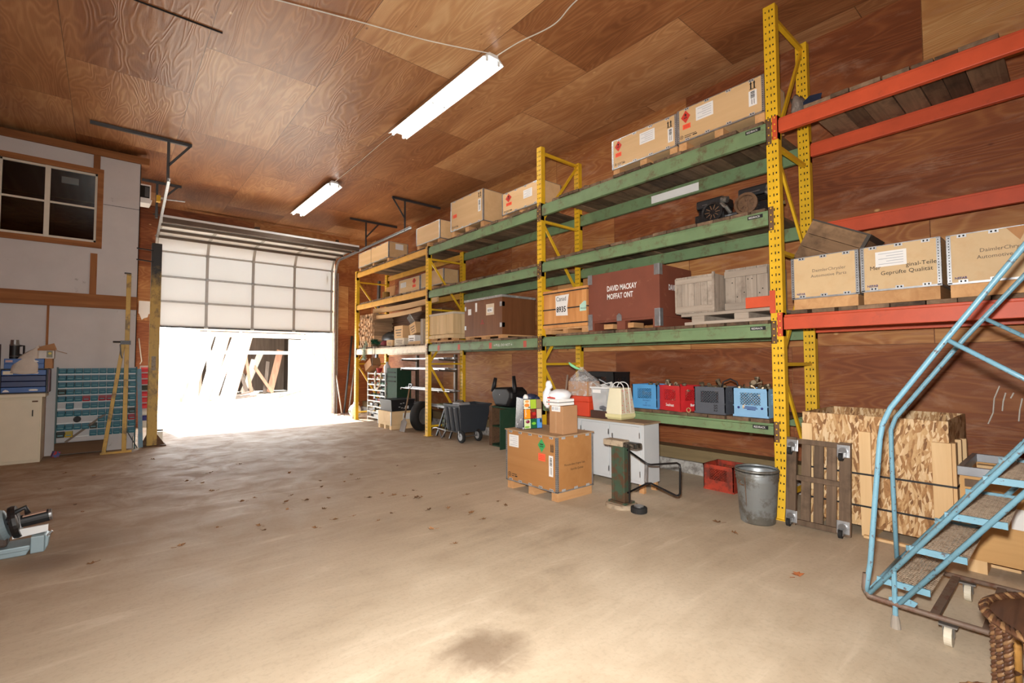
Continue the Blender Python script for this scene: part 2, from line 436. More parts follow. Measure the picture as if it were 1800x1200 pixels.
for xa, xb in ((a0, -.80), (-.738, a1)): fr.box(xa, xb, OY + .005, OY + .04, 3.885, 3.915)
fr.build('window_frame', paint('cream_window_paint', srgb(222, 214, 196), .5, var=.05), w1, bevel=.003)
gl = NT('window_glass'); gl.set((.55, .6, .6, 1), .03, Transmission_Weight=1., IOR=1.45)
for xa, xb in ((a0 + .03, -.80), (-.738, a1 - .03)):
    for za, zb in ((b0 + .04, 3.885), (3.915, b1 - .035)):
        MB().box(xa, xb, OY + .018, OY + .022, za, zb).build('pane', gl.mat, w1)
# things standing behind the glass on the office sill
MB().box(-.62, -.42, OY + .06, OY + .09, wz1 - .3, wz1 - .2).build('notice', M['paper'], w1)

# ------------------------------------------------------------------ overhead door
door = bpy.data.objects.new('door_1', None); COL.objects.link(door); door.location = (2.8, FY, 0); ORG['door_1'] = Vector((2.8, FY, 0))
door['kind'] = 'structure'
X0, X1 = .77, 4.76
sil = paint('grey_door_stile', srgb(176, 174, 172), .4, .3, var=.06)
def section(p, q):
    """door section between two (y,z) edges p (lower) and q (upper); the inside face looks to -Y / down."""
    (ya, za), (yb, zb) = p, q
    d = Vector((0, yb - ya, zb - za)); L = d.length; d.normalize(); n = Vector((0, -d.z, d.y))   # towards the room
    if n.y > 0 and n.z > 0: n = -n
    mm = Matrix(((1, d.x, n.x, 0), (0, d.y, n.y, ya), (0, d.z, n.z, za), (0, 0, 0, 1)))
    mb = MB().box(X0, X1, 0, L, -.045, 0, 0, mm)
    xs = [X0 + .02 + (X1 - X0 - .04) * k / 4 for k in range(5)]
    for k, x in enumerate(xs): mb.box(x - .03, x + .03, .004, L - .004, 0, .012, 1, mm)
    mb.box(X0, X1, .004, .022, 0, .016, 1, mm).box(X0, X1, L - .022, L - .004, 0, .016, 1, mm)
    s = mb.build('door_section', [M['doorp'], sil], door)
    for x in xs:
        MB().box(x - .04, x + .04, -.03, .03, .012, .024, 0, mm).tube([mm @ Vector((x - .045, 0, .026)), mm @ Vector((x + .045, 0, .026))], .009, 6).build('hinge', M['galv'], s)
    return s, mm, L
yd = FY + .05
pts = [(yd, 2.25), (yd, 2.815), (yd, 3.385), (yd - .01, 3.955), (yd - .20, 4.27), (yd - .74, 4.285), (yd - 1.30, 4.285), (yd - 1.85, 4.285)]
strut = paint('dark_door_strut', srgb(96, 82, 70), .5, .5)
for i in range(7):
    s, mm, L = section(pts[i], pts[i + 1])
    if i >= 4:
        MB().box(X0, X1, .0, .05, .012, .06, 0, mm).build('strut', strut, s)
    if i == 6:
        MB().box(X0, X1, L - .07, L, .0, .10, 0, mm).build('top_strut', strut, s)
    if i == 0:
        MB().box(X0, X1, -.03, 0, -.05, .01, 0, mm).build('bottom_seal', M['rubber'], s)
        MB().box(4.56, 4.60, 1.02 + .12, 1.02 + .26, .001, .003, 0, mm)
MB().box(4.60, 4.635, yd - .004, yd, 3.62, 3.80).build('sticker', M['grn_lab'], door)
def track(x, xe, sgn):
    c = [(x, yd - .09, 0), (x, yd - .09, 3.72)]
    for k in range(1, 7):
        a = math.pi / 2 * k / 6
        c.append((x, yd - .09 - .34 * (1 - math.cos(a)), 3.72 + .50 * math.sin(a)))
    c.append((xe, 9.05, 4.25))
    mb = MB()
    for i in range(len(c) - 1):
        a, b = Vector(c[i]), Vector(c[i + 1])
        u = Vector((1, 0, 0))
        mb.bar(a, b, .006, .055, up=u.cross(b - a)) if False else None
        nrm = (b - a).normalized().cross(Vector((sgn, 0, 0)))
        mb.bar(a, b, .05, .006, up=Vector((sgn, 0, 0)))
        for s_ in (-1, 1):
            o_ = nrm * (.025 * s_)
            mb.bar(a + o_ - Vector((sgn*.018, 0, 0)), b + o_ - Vector((sgn*.018, 0, 0)), .006, .036, up=Vector((sgn, 0, 0)))
    return mb
track(4.83, 4.86, 1).build('track', M['galv'], door)
track(.76, .645, -1).build('track', M['galv'], door)
MB().box(4.86, 4.90, FY - .05, FY, 0, 3.9).build('track_angle', M['galv'], door)
def hanger(xa, xb, y, xv, xbr):
    mb = MB().box(xa, xb, y - .02, y + .02, CZ - .05, CZ - .005).box(xa, xb, y + .016, y + .02, CZ - .05, CZ)
    mb.bar((xv, y, CZ - .02), (xv, y, 4.24), .04, .006, up=(1, 0, 0)).bar((xv, y, CZ - .02), (xv, y, 4.24), .006, .04, up=(1, 0, 0))
    mb.bar((xbr, y, CZ - .03), (xv, y, 4.52), .035, .006, up=(0, 1, 0)).bar((xbr, y, CZ - .03), (xv, y, 4.52), .006, .03, up=(0, 1, 0))
    return mb.build('track_hanger', M['angle'], door)
hanger(-.28, .965, 9.2, .66, .95); hanger(.42, 1.05, 11.5, .66, 1.0)
hanger(4.56, 5.75, 9.35, 4.86, 4.57); hanger(4.45, 5.7, 11.4, 4.86, 5.2)
MB().tube([(.70, FY - .16, 4.72), (4.86, FY - .16, 4.72)], .016, 8).tube([(1.4, FY - .16, 4.72), (2.6, FY - .16, 4.72)], .035, 12).tube([(3.0, FY - .16, 4.72), (4.2, FY - .16, 4.72)], .035, 12)\
    .disc((.76, FY - .16, 4.72), (1, 0, 0), .09, .05).disc((4.80, FY - .16, 4.72), (1, 0, 0), .09, .05).box(2.75, 2.85, FY - .2, FY, 4.64, 4.80).build('torsion_shaft', strut, door)
MB().tube([(.60, 10.6, 4.36), (1.02, 10.5, 4.36)], .012, 8).tube([(.62, 10.7, 4.41), (.76, 10.68, 4.41)], .01, 8).box(.60, .66, 10.52, 10.62, 4.29, 4.40, 1).build('spring_rod', [M['galv'], M['yellow']], door)

# ------------------------------------------------------------------ lamps
def fixture(y0, y1, label):
    f = thing('fluorescent_fixture', label, 'ceiling light', (3.3, (y0 + y1)/2, CZ - .03), 'strip lights on the plywood ceiling')
    z = 4.845; xc = 3.3
    prof = [(-.155, z), (-.15, z - .004), (-.06, z + .045), (.06, z + .045), (.15, z - .004), (.155, z), (.065, z + .065), (.065, z + .085), (-.065, z + .085), (-.065, z + .065)]
    MB().prism([(xc + a, b) for a, b in prof], y0, y1, 'y').build('reflector_housing', M['white'], f)
    ym = (y0 + y1) / 2
    for a, b in ((y0 + .02, ym - .012), (ym + .012, y1 - .02)):
        for dx in (-.085, .085):
            MB().tube([(xc + dx, a + .015, z + .008), (xc + dx, b - .015, z + .008)], .019, 12).build('tube', M['lamp'], f, smooth=True)
            for yy in (a, b):
                MB().box(xc + dx - .016, xc + dx + .016, yy - .008, yy + .008, z - .018, z + .038).build('lampholder', M['white'], f)
    for yy in (y0 + .35, y1 - .35):
        MB().tube([(xc, yy, z + .08), (xc, yy, CZ)], .006, 6).build('hanger_rod', M['white'], f)
    return f
fixture(4.22, 6.60, 'nearest twin fluorescent strip light on the ceiling, with the white cable at its near end')
fixture(9.25, 11.68, 'farther fluorescent strip light, small, on the ceiling close to the overhead door')
def cable(name, label, pts, r, mat, cat='cable', sag=0):
    out = []
    P = [Vector(p) for p in pts]
    for i in range(len(P) - 1):
        for k in range(8):
            f = k / 8; p0 = P[max(i-1, 0)]; p3 = P[min(i+2, len(P)-1)]; a, b = P[i], P[i+1]
            out.append(.5 * ((2*a) + (b - p0)*f + (2*p0 - 5*a + 4*b - p3)*f*f + (3*a - p0 - 3*b + p3)*f**3))
    out.append(P[-1])
    return one(name, label, cat, MB().tube(out, r, 6), mat, pts[0], smooth=True)
wc = paint('white_cable', srgb(214, 206, 192), .6)
cable('light_cable', 'white cable along the ceiling from the upper left to the near strip light', [(.2, 5.25, CZ - .008), (.75, 5.08, CZ - .008), (1.22, 4.93, CZ - .008), (1.9, 4.72, CZ - .01), (2.6, 4.52, CZ - .008), (3.28, 4.20, 4.91)], .007, wc)
cable('light_cable', 'white cable curving from the near strip light to the top right edge', [(3.33, 4.20, 4.91), (3.40, 3.9, CZ - .008), (3.50, 3.45, CZ - .008), (3.43, 3.05, CZ - .008), (3.4, 2.2, CZ - .008)], .007, wc)
cable('light_cable', 'white wire along the ceiling joining the two strip lights', [(3.3, 6.6, 4.92), (3.3, 7.0, CZ - .008), (3.32, 8.2, CZ - .008), (3.3, 9.25, 4.92)], .005, wc)

# ================================================================== pallet rack
XF, XR = 4.678, 5.47
rack = thing('pallet_rack', 'long pallet rack along the right wall, yellow perforated uprights with green, orange and ochre beams', 'storage rack', (5.1, 5.0, 0))
def post(fr, x, ya, yb, h, bend=0, holes=True):
    mb = MB(); t = .005; d = .075
    prof = [(x, ya), (x, yb), (x + d, yb), (x + d, yb - t), (x + t, yb - t), (x + t, ya + t), (x + d, ya + t), (x + d, ya)]
    lv = [(0, -bend), (.2, -bend*.45), (.42, 0), (h, 0)] if bend else [(0, 0), (h, 0)]
    n = len(prof); vs = []; fs = []
    for z, dx in lv: vs += [(px_ + dx, py_, z) for px_, py_ in prof]
    for i in range(len(lv) - 1):
        for k in range(n): fs.append((i*n + k, i*n + (k+1) % n, (i+1)*n + (k+1) % n, (i+1)*n + k))
    fs.append(list(range(n))[::-1]); fs.append([(len(lv)-1)*n + k for k in range(n)])
    mb.add(vs, fs)
    w = yb - ya; z = .10
    if holes:
        while z < h - .04:
            dx = 0
            if bend and z < .42: dx = -bend*(.45*(.42 - z)/.22) if z > .2 else -bend*(.45 + .55*(.2 - z)/.2)
            xx = x + dx - .0012
            for fy, a, b in ((.80, .005, .007), (.48, .0045, .013), (.22, .006, .008)):
                yc = ya + w * fy
                mb.add([(xx, yc - a, z - b), (xx, yc + a, z - b), (xx, yc + a, z + b), (xx, yc - a, z + b)], [(0, 1, 2, 3)], 1)
            z += .0675
    p = mb.build('post', [M['yellow'], M['hole']], fr)
    MB().box(x - .02 - bend, x + d + .02 - bend, ya - .02, yb + .02, 0, .008).build('foot_plate', M['yellow'], fr)
    return p
def frame(ya, yb, hf, hr, hz, bend=0, rise0=True):
    fr = sub_empty('upright_frame', rack)
    post(fr, XF, ya, yb, hf, bend); post(fr, XR, ya, yb, hr)
    ym = (ya + yb) / 2
    xa, xb = XF + .07, XR + .005
    for z in hz: MB().box(xa, xb, ym - .02, ym + .02, z - .016, z + .016).build('brace', M['yellow'], fr)
    for i in range(len(hz) - 1):
        a, b = hz[i] + .03, hz[i + 1] - .03
        if (i % 2 == 0) == rise0: p, q = (xa, ym, b), (xb, ym, a)
        else: p, q = (xa, ym, a), (xb, ym, b)
        MB().bar(p, q, .038, .022, up=(0, 1, 0)).build('brace', M['yellow'], fr)
    return fr
UY = [(1.727, 1.832), (4.882, 4.975), (8.03, 8.13), (11.50, 11.60)]
HZ = [.18, 1.37, 2.42, 3.42]
frame(*UY[0], 4.745, 4.72, HZ + [4.66], bend=.10)
frame(*UY[1], 4.49, 4.46, HZ + [4.42])
frame(*UY[2], 3.645, 3.645, HZ[:3] + [3.40])
frame(*UY[3], 3.66, 3.66, HZ[:3] + [3.40])
frame(-1.52, -1.42, 4.745, 4.72, HZ + [4.66])
cream = paint('cream_beam_paint', srgb(226, 206, 170), .5, c2=srgb(150, 120, 90), scale=5, amt=.3)
def beam(y0, y1, zt, h, mat, rear=False, plate=False, br=None, label=None):
    x = XR + .03 if rear else XF + .004
    mb = MB().box(x, x + .05, y0, y1, zt - h, zt - .022).box(x + .016, x + .05, y0, y1, zt - .022, zt)
    b = mb.build('beam', mat, rack, bevel=.004)
    b['label'] = {M['green'].name: 'green', M['orange'].name: 'orange', M['ybeam'].name: 'ochre'}.get(mat.name, 'cream') + ' steel beam along the ' + ('back' if rear else 'front') + ' of a bay'
    for yy, s_ in ((y0, -1), (y1, 1)):
        w = .048
        xb_ = x - .010 if not rear else x - .004
        MB().box(xb_, xb_ + .005, yy, yy + s_*w, zt - h - .06, zt + .02).box(xb_, x + .05, yy, yy + s_*.005, zt - h - .06, zt + .02).build('end_bracket', br or mat, b)
        if not rear:
            for k in range(4):
                zz = zt - h - .045 + k * (h + .05) / 3
                MB().disc((xb_ - .001, yy + s_*.026, zz), (1, 0, 0), .007, .003, 8).build('rivet', M['yellow'], b)
    if plate:
        p = MB().box(x - .0015, x, y0 + .05, y0 + .19, zt - .058, zt - .024).build('maker_plate', M['black'], b)
        text(b, 'plate_lettering', 'REDIRACK', (x - .002, y0 + .18, zt - .050), .026, 'F', M['paper'], sx=.85)
    return b
g, o_, yb_ = M['green'], M['orange'], M['ybeam']
B3, B2, B1, B4 = (1.832, 4.882), (4.975, 8.03), (8.13, 11.50), (-1.42, 1.727)
for (y0, y1), zs, mt in ((B3, ((3.645, .165), (2.812, .14), (1.75, .13), (.826, .104)), g), (B2, ((3.62, .15), (2.775, .14), (1.742, .135)), g)):
    for i, (zt, h) in enumerate(zs):
        beam(y0, y1, zt, h, mt, False, mt is g and y0 < 2, M['rust'], None)
        beam(y0, y1, zt, h, mt, True, False, M['rust'])
for (zt, h), mt in (((3.62, .12), yb_), ((2.815, .12), yb_), ((1.73, .14), cream)):
    beam(*B1, zt, h, mt); beam(*B1, zt, h, mt, True)
beam(*B4, 3.65, .14, o_); beam(*B4, 3.65, .14, o_, True); beam(*B4, 2.80, .145, o_, True); beam(*B4, 1.821, .135, o_); beam(*B4, 1.821, .135, o_, True)
# short stub of an orange beam hooked on the near upright
st = MB().box(XF - .012, XF + .03, 1.83, 2.055, 1.905, 2.008).build('beam_stub', o_, rack, bevel=.004)
MB().box(XF - .016, XF - .010, 1.785, 1.833, 1.84, 2.05).build('end_bracket', o_, st)
# markings on the low green beam of the middle bay
mk = paint('faded_red_tape', srgb(196, 92, 76), .7)
for yy in (5.22, 6.05, 6.95, 7.62):
    MB().box(XF + .0025, XF + .0042, yy, yy + .07, 1.742 - .125, 1.742 - .03).build('tape_mark', mk, rack)
text(rack, 'beam_lettering', '\u2190PULL DO NOT\u2192', (XF + .002, 6.0, 1.648), .055, 'F', M['paper'], sx=1.0)
MB().box(XR + .0265, XR + .029, 2.95, 3.62, 3.50, 3.60).build('torn_paper', M['paper'], rack)

# deck planks: loose boards laid across the beams
pm = {}
for w in (.13, .17, .21):
    pm[w] = MB().box(-.44, .44, -w/2, w/2, 0, .034).build('deck_plank', M['deck'], None, org=(0, 0, 0), bevel=.003)
first = dict(pm)
def decking(y0, y1, zt, label, group, ry=None, gap=.02):
    y = y0 + .02; rd = random.Random(int(y0*100 + zt*1000))
    while True:
        w = rd.choice((.13, .17, .17, .21, .21))
        if y + w > y1 - .01: break
        src = pm[w]
        if first.get(w): o = src; first[w] = None
        else: o = src.copy(); COL.objects.link(o)
        o.location = (5.135 + rd.uniform(-.02, .02), y + w/2, zt + .0005); o.rotation_euler = (0, 0, rd.uniform(-.006, .006))
        tag(o, label, 'plank', group)
        y += w + gap * rd.choice((.2, .2, .5, 1.5))
for (b, nm, lv) in ((B3, 'the nearest green bay', ((3.645, 'top'), (2.812, 'second'), (1.75, 'third'), (.826, 'lowest'))),
                    (B2, 'the middle green bay', ((3.62, 'top'), (2.775, 'second'), (1.742, 'lowest'))),
                    (B1, 'the far ochre bay', ((3.62, 'top'), (2.815, 'second'), (1.73, 'lowest'))),
                    (B4, 'the orange bay', ((1.821, 'lower'),))):
    for zt, ln in lv:
        decking(b[0] + .02, b[1] - .02, zt, f'weathered deck plank laid across the {ln} beams of {nm}', f'deck planks on the {ln} shelf of {nm}')
decking(.27, 1.70, 3.65, 'dark deck plank laid across the high orange beams at the top right', 'deck planks on the high orange shelf')
# ================================================================== shipping crates
def front(mb, x, ya, yb, za, zb, mi=0):   # a sheet on a -X face
    return mb.box(x - .0015, x, ya, yb, za, zb, mi)
def sticker(p, kind, X, y1, y0, z0, z1, f, **k):
    """f = (u0,u1,v0,v1) fractions of the front face, u from the far (image-left) edge."""
    W_, Hh = y1 - y0, z1 - z0
    ya, yb = y1 - f[0]*W_, y1 - f[1]*W_; za, zb = z0 + f[2]*Hh, z0 + f[3]*Hh
    yc, zc = (ya + yb)/2, (za + zb)/2
    if kind == 'paper':
        o = MB(); front(o, X, yb, ya, za, zb); s = o.build('address_label', M['paper'], p)
        t = MB()
        for i in range(5): front(t, X - .0016, yb + .02, ya - .02 - (i % 2)*.05, za + (zb-za)*(.15 + .17*i), za + (zb-za)*(.15 + .17*i) + .004)
        t.build('printing', paper_ink, s)
    elif kind in ('flame', 'gas'):
        r = abs(ya - yb)/2; rz = abs(zb - za)/2
        m = M['red_lab'] if kind == 'flame' else M['grn_lab']
        s = MB().add([(X - .0015, yc - r, zc), (X - .0015, yc, zc + rz), (X - .0015, yc + r, zc), (X - .0015, yc, zc - rz)], [(0, 1, 2, 3)]).build('hazard_diamond', m, p)
        t = MB(); x = X - .0028
        if kind == 'flame':
            t.add([(x, yc + a*r, zc + b*rz) for a, b in ((-.14,.12),(-.24,.26),(-.16,.42),(-.07,.36),(.02,.68),(.06,.46),(.15,.5),(.22,.3),(.12,.12))], [tuple(range(9))])
            front(t, x, yc - .3*r, yc + .3*r, zc - .04*rz, zc + .01*rz); front(t, x, yc - .35*r, yc + .35*r, zc - .26*rz, zc - .16*rz)
        else:
            front(t, x, yc - .42*r, yc + .42*r, zc + .10*rz, zc + .24*rz); front(t, x, yc - .5*r, yc + .5*r, zc - .1*rz, zc - .05*rz); front(t, x, yc - .45*r, yc + .45*r, zc - .22*rz, zc - .16*rz)
        t.build('symbol', M['ink'], s)
    elif kind == 'orange':
        s = front(MB(), X, yb, ya, za, zb).build('orange_sticker', M['org_lab'], p)
        t = MB()
        for i in range(3): front(t, X - .0016, yb + .012, ya - .012, za + (zb-za)*(.25 + .22*i), za + (zb-za)*(.25 + .22*i) + .004)
        t.build('printing', M['red_lab'], s)
    elif kind == 'bar':
        s = front(MB(), X, yb, ya, za, zb).build('barcode_label', M['paper'], p)
        t = MB(); h = zb - za; w = ya - yb
        z = za + h*.5; i = 0
        while z < zb - h*.08:
            b = .004 + .005*((i*7) % 3)/2; front(t, X - .0016, yb + w*.25, ya - w*.25, z, z + b); z += b + .005; i += 1
        for k in range(2): front(t, X - .0016, yb + w*(.3 + .28*k), yb + w*(.36 + .28*k), za + h*.1, za + h*.44)
        t.build('printing', M['ink'], s)
    elif kind == 'arrows':
        t = MB(); x = X; w = ya - yb; h = zb - za
        for k in (.22, .78):
            c = yb + w*k
            front(t, x, c - .006, c + .006, za + h*.08, za + h*.75)
            t.add([(x - .0015, c - w*.2, zb - h*.35), (x - .0015, c, zb), (x - .0015, c + w*.2, zb - h*.35)], [(0, 1, 2)])
        front(t, x, yb, ya, za, za + h*.07)
        t.build('arrow_marks', M['ink'], p)
    elif kind == 'print':
        t = MB(); h = zb - za; w = ya - yb
        ring = [(math.cos(a*math.pi/8), math.sin(a*math.pi/8)) for a in range(16)]
        c = (ya - h*.5, zc); r = h*.48
        vs = [(X - .0015, c[0] + a*r, c[1] + b*r) for a, b in ring] + [(X - .0015, c[0] + a*r*.78, c[1] + b*r*.78) for a, b in ring]
        t.add(vs, [(i, (i+1) % 16, 16 + (i+1) % 16, 16 + i) for i in range(16)])
        front(t, X, c[0] - .004, c[0] + .004, zc - r*.4, zc + r*.4)
        front(t, X, yb + w*.05, ya - h*1.3, zc + h*.10, zc + h*.22); front(t, X, yb + w*.35, ya - h*1.3, zc - h*.35, zc - h*.22); front(t, X, yb, yb + w*.25, zc - h*.38, zc - h*.14)
        t.build('printing', M['ink'], p)
paper_ink = paint('grey_print', srgb(170, 172, 178), .8)

def crate(label, y0, y1, z0, z1, zs, dep=.5, X=4.70, stick=(), mat=None, skids=True, clips=4, perf=True, group='plywood shipping crates on the rack', seam=None, sidelab=False, solid_base=False):
    p = thing('shipping_crate', label, 'crate', (X + dep/2, (y0 + y1)/2, zs), group)
    m = mat or M['cply']
    b = MB().box(X, X + dep, y0, y1, z0, z1).build('body', m, p, bevel=.002)
    t = .003; w = .022
    for y, s in ((y0, 1), (y1, -1)):
        e = MB().box(X - t, X, y, y + s*w, z0, z1).box(X - t, X + w, y - s*t, y, z0, z1)
        z = z0 + .02
        while perf and z < z1 - .02:
            e.box(X - t - .001, X - t, y + s*.008, y + s*.014, z, z + .007, 1)
            if s > 0: e.box(X + .008, X + .014, y0 - t - .001, y0 - t, z, z + .007, 1)
            z += .021
        e.build('edge_strip', [M['galv'], M['hole']], p)
    boxes('edge_strip', M['galv'], p, (X + dep - w, X + dep, y0 - t, y0, z0, z1), (X - t, X + .01, y0, y1, z0 - .006, z0 + .008), (X, X + dep, y0 - t, y0, z0 - .006, z0 + .008),
          (X - t, X + .012, y0, y1, z1 - .003, z1 + .003), (X, X + dep, y0 - t, y0 + .012, z1 - .003, z1 + .003))
    if clips:
        for k in range(clips):
            y = y1 - (y1 - y0)*(k + .5)/clips
            for zz in (z1 - .012, z0 + .014):
                MB().box(X - .004, X, y - .026, y + .026, zz - .012, zz + .012).box(X - .0055, X - .004, y - .016, y - .006, zz - .006, zz + .006, 1).box(X - .0055, X - .004, y + .006, y + .016, zz - .006, zz + .006, 1).build('clip', [clipm, M['hole']], p, bevel=.002)
    if seam is not None: MB().box(X - .002, X, seam - .004, seam + .004, z0, z1).build('panel_joint', M['hole'], p)
    if skids:
        for k in range(3):
            y = y0 + .05 + (y1 - y0 - .1)*k/2
            if solid_base: continue
            MB().box(X + .015, X + dep - .015, y - .045, y + .045, zs, z0 - .006).build('skid', M['skid'], p, bevel=.002)
        if solid_base: MB().box(X + .012, X + dep - .01, y0 + .01, y1 - .01, zs, z0 - .006).build('base_board', M['skid'], p, bevel=.002)
    for s in stick: sticker(p, s[0], X - t, y1, y0, z0, z1, s[1:])
    if sidelab: MB().box(X + dep*.35, X + dep*.75, y0 - .002, y0, z0 + (z1-z0)*.55, z0 + (z1-z0)*.92).build('address_label', M['paper'], p)
    return p
clipm = paint('bright_steel_clip', srgb(206, 208, 210), .35, .5, var=.1)
ZT3, ZT2, ZT1 = 3.6805, 3.6555, 3.6555
crate('plywood crate on the top ochre shelf nearest the overhead door, white paper on its end', 9.80, 11.45, 3.735, 4.085, ZT1, .48, seam=10.72, clips=6, sidelab=True)
crate('low plain plywood crate straddling the top of the second upright from the door', 7.66, 8.545, 3.735, 4.08, ZT2, .5, clips=0)
crate('tall knotty plywood crate on the top shelf with a small blue and an orange sticker', 6.30, 7.28, 3.755, 4.285, ZT2, .55, clips=4,
      stick=(('orange', .08, .2, .42, .54), ('bar', .86, .94, .32, .72), ('arrows', .86, .95, .78, .94), ('print', .05, .25, .08, .16)))
crate('plywood crate with red flame diamond on the top shelf behind the third upright', 4.99, 5.88, 3.735, 4.07, ZT2, .43, X=4.765,
      stick=(('flame', .10, .27, .52, .92), ('orange', .12, .27, .36, .50), ('paper', .58, .80, .40, .78), ('bar', .93, .985, .2, .6), ('print', .06, .28, .08, .17)))
crate('left of two flame-labelled plywood crates at the near end of the top green shelf', 2.765, 3.64, 3.76, 4.11, ZT3, .5,
      stick=(('flame', .05, .17, .56, .94), ('orange', .06, .16, .38, .52), ('paper', .46, .69, .48, .86), ('bar', .88, .955, .18, .62), ('arrows', .87, .94, .66, .88), ('print', .04, .22, .08, .18)))
crate('right of two flame-labelled plywood crates on the top green shelf, against the near upright', 1.850, 2.752, 3.77, 4.125, ZT3, .5,
      stick=(('flame', .05, .17, .54, .93), ('orange', .07, .17, .36, .51), ('paper', .24, .45, .48, .88), ('bar', .845, .93, .26, .68), ('arrows', .855, .92, .72, .95), ('print', .03, .25, .08, .20)))
crate('small plywood crate with red diamond and white paper on the second ochre shelf', 9.10, 10.05, 2.965, 3.265, 2.85, .40, X=5.09, clips=0,
      stick=(('flame', .66, .84, .50, .95), ('orange', .67, .82, .26, .46), ('paper', .08, .36, .42, .80)))
crate('plain plywood crate behind the second upright from the door on the second shelf', 8.145, 9.05, 2.985, 3.28, 2.85, .36, X=5.09, clips=0, skids=True)
# motor-parts crates on the orange beams
txt = paint('faint_stencil', srgb(104, 92, 80), .85)
navy = paint('navy_print', srgb(40, 46, 110), .8)
ZO = 1.8565
mp = paint('crate_ply_pale', srgb(208, 178, 134), .6, c2=srgb(196, 152, 104), scale=4, amt=.4, edge=(.5, .7), var=.05)
c1 = crate('leftmost of three pale crates on the orange beam, faint two-line stencil in its middle', 1.152, 1.655, 1.955, 2.316, ZO, .27, clips=3, mat=mp, solid_base=True, group='pale crates on the lower orange beam')
text(c1, 'stencil', 'DaimlerChrysler', (4.695, 1.49, 2.175), .037, 'F', txt); text(c1, 'stencil', 'Automotive Parts', (4.695, 1.50, 2.128), .037, 'F', txt)
text(c1, 'maker_mark', 'NEFAB', (4.695, 1.615, 1.985), .022, 'F', navy, bold=.0006)
c2 = crate('middle of three pale crates on the orange beam, white sheet over its lettering', .643, 1.134, 1.962, 2.318, ZO, .55, clips=3, mat=mp, solid_base=True, group='pale crates on the lower orange beam',
           stick=(('paper', .20, .60, .52, .86),))
text(c2, 'stencil', 'Mer', (4.695, 1.075, 2.128), .044, 'F', M['ink']); text(c2, 'stencil', 'ginal-Teile', (4.695, .845, 2.128), .044, 'F', M['ink'])
text(c2, 'stencil', 'Gepr\u00fcfte Qualit\u00e4t', (4.695, 1.005, 2.080), .044, 'F', M['ink'])
text(c2, 'maker_mark', 'NEFAB', (4.695, 1.095, 1.992), .024, 'F', navy, bold=.0006)
c3 = crate('rightmost of three pale crates on the orange beam, partly behind the blue handrails', .115, .607, 1.957, 2.312, ZO, .55, clips=3, mat=mp, solid_base=True, group='pale crates on the lower orange beam')
text(c3, 'stencil', 'DaimlerChrysler', (4.695, .435, 2.165), .037, 'F', txt); text(c3, 'stencil', 'Automotive Parts', (4.695, .45, 2.118), .037, 'F', txt)
text(c3, 'maker_mark', 'NEFAB', (4.695, .57, 1.988), .022, 'F', navy, bold=.0006)
wt = paint('damp_stain', srgb(178, 128, 80), .7)
MB().add([(4.6952, y, z) for y, z in ((.30, 2.309), (.26, 2.25), (.235, 2.215), (.215, 2.26), (.19, 2.265), (.18, 2.309))], [(0, 1, 2, 3, 4, 5)]).build('water_stain', wt, c3)
# crate on the floor in front of the white cabinet
fo = wood('honey_crate_ply', srgb(164, 112, 64), srgb(198, 148, 94), 'y', .3, rough=.5, rv=.03, grain=.6)
FX, FY0, FY1, FZ = 3.455, 3.405, 4.20, .655
fc = crate('honey coloured plywood crate on the floor with a green diamond label, bags on top', FY0, FY1, .095, FZ - .012, 0, .545, X=FX, clips=5, mat=fo, group=None,
           stick=(('paper', .07, .27, .68, .92), ('gas', .655, .80, .68, .94), ('orange', .665, .795, .52, .66), ('bar', .86, .935, .27, .65), ('arrows', .89, .945, .72, .88), ('print', .05, .24, .08, .17)))
fc.name = 'floor_crate'; ORG['floor_crate'] = Vector(fc.location)
MB().box(FX - .012, FX + .557, FY0 - .012, FY1 + .012, FZ - .012, FZ).build('lid', wood('dusty_lid', srgb(150, 120, 88), srgb(184, 152, 116), 'y', .4, rv=.02), fc, bevel=.002)
for k in range(3):
    x = FX + .545*(k + .5)/3
    for zz in (FZ - .025, .109): MB().box(x - .026, x + .026, FY0 - .007, FY0 - .002, zz - .012, zz + .012).build('clip', clipm, fc, bevel=.002)
text(fc, 'stencil', 'Mercedes-Benz Original-Teile', (FX + .10, FY0 - .0045, .345), .030, 'S', M['ink'], sx=.86)
text(fc, 'stencil', 'Gepr\u00fcfte Qualit\u00e4t', (FX + .19, FY0 - .0045, .295), .030, 'S', M['ink'], sx=.9)

# ------------------------------------------------------------------ wooden crates on the third shelf
def slat_side(mb, X, y0, y1, z0, z1, n, mi=0, gap=.004, rd=rnd, t=.018):
    w = (y1 - y0)/n
    for k in range(n): mb.box(X - rd.uniform(0, .002), X + t, y0 + k*w + gap/2, y0 + (k+1)*w - gap/2, z0, z1, mi)
    return mb
def slat_near(mb, y, x0, x1, z0, z1, n, mi=0, gap=.004, t=.018):
    w = (x1 - x0)/n
    for k in range(n): mb.box(x0 + k*w + gap/2, x0 + (k+1)*w - gap/2, y, y + t, z0, z1, mi)
    return mb
Z3, Z3b = 1.785, 1.777
pale = wood('pale_slat_timber', srgb(170, 138, 96), srgb(224, 196, 150), 'z', .5, rv=.04)
w = thing('slatted_crate', 'pale vertical-slat crate on the low green beam right of the second upright', 'crate', (5.0, 7.63, Z3b), 'wooden crates on the third shelf')
mb = MB(); slat_side(mb, 4.70, 7.18, 8.02, 1.92, 2.27, 7); slat_near(mb, 7.18, 4.72, 5.3, 1.92, 2.27, 4); mb.box(4.72, 5.3, 7.2, 8.0, 1.90, 2.25)
mb.build('side_slats', pale, w)
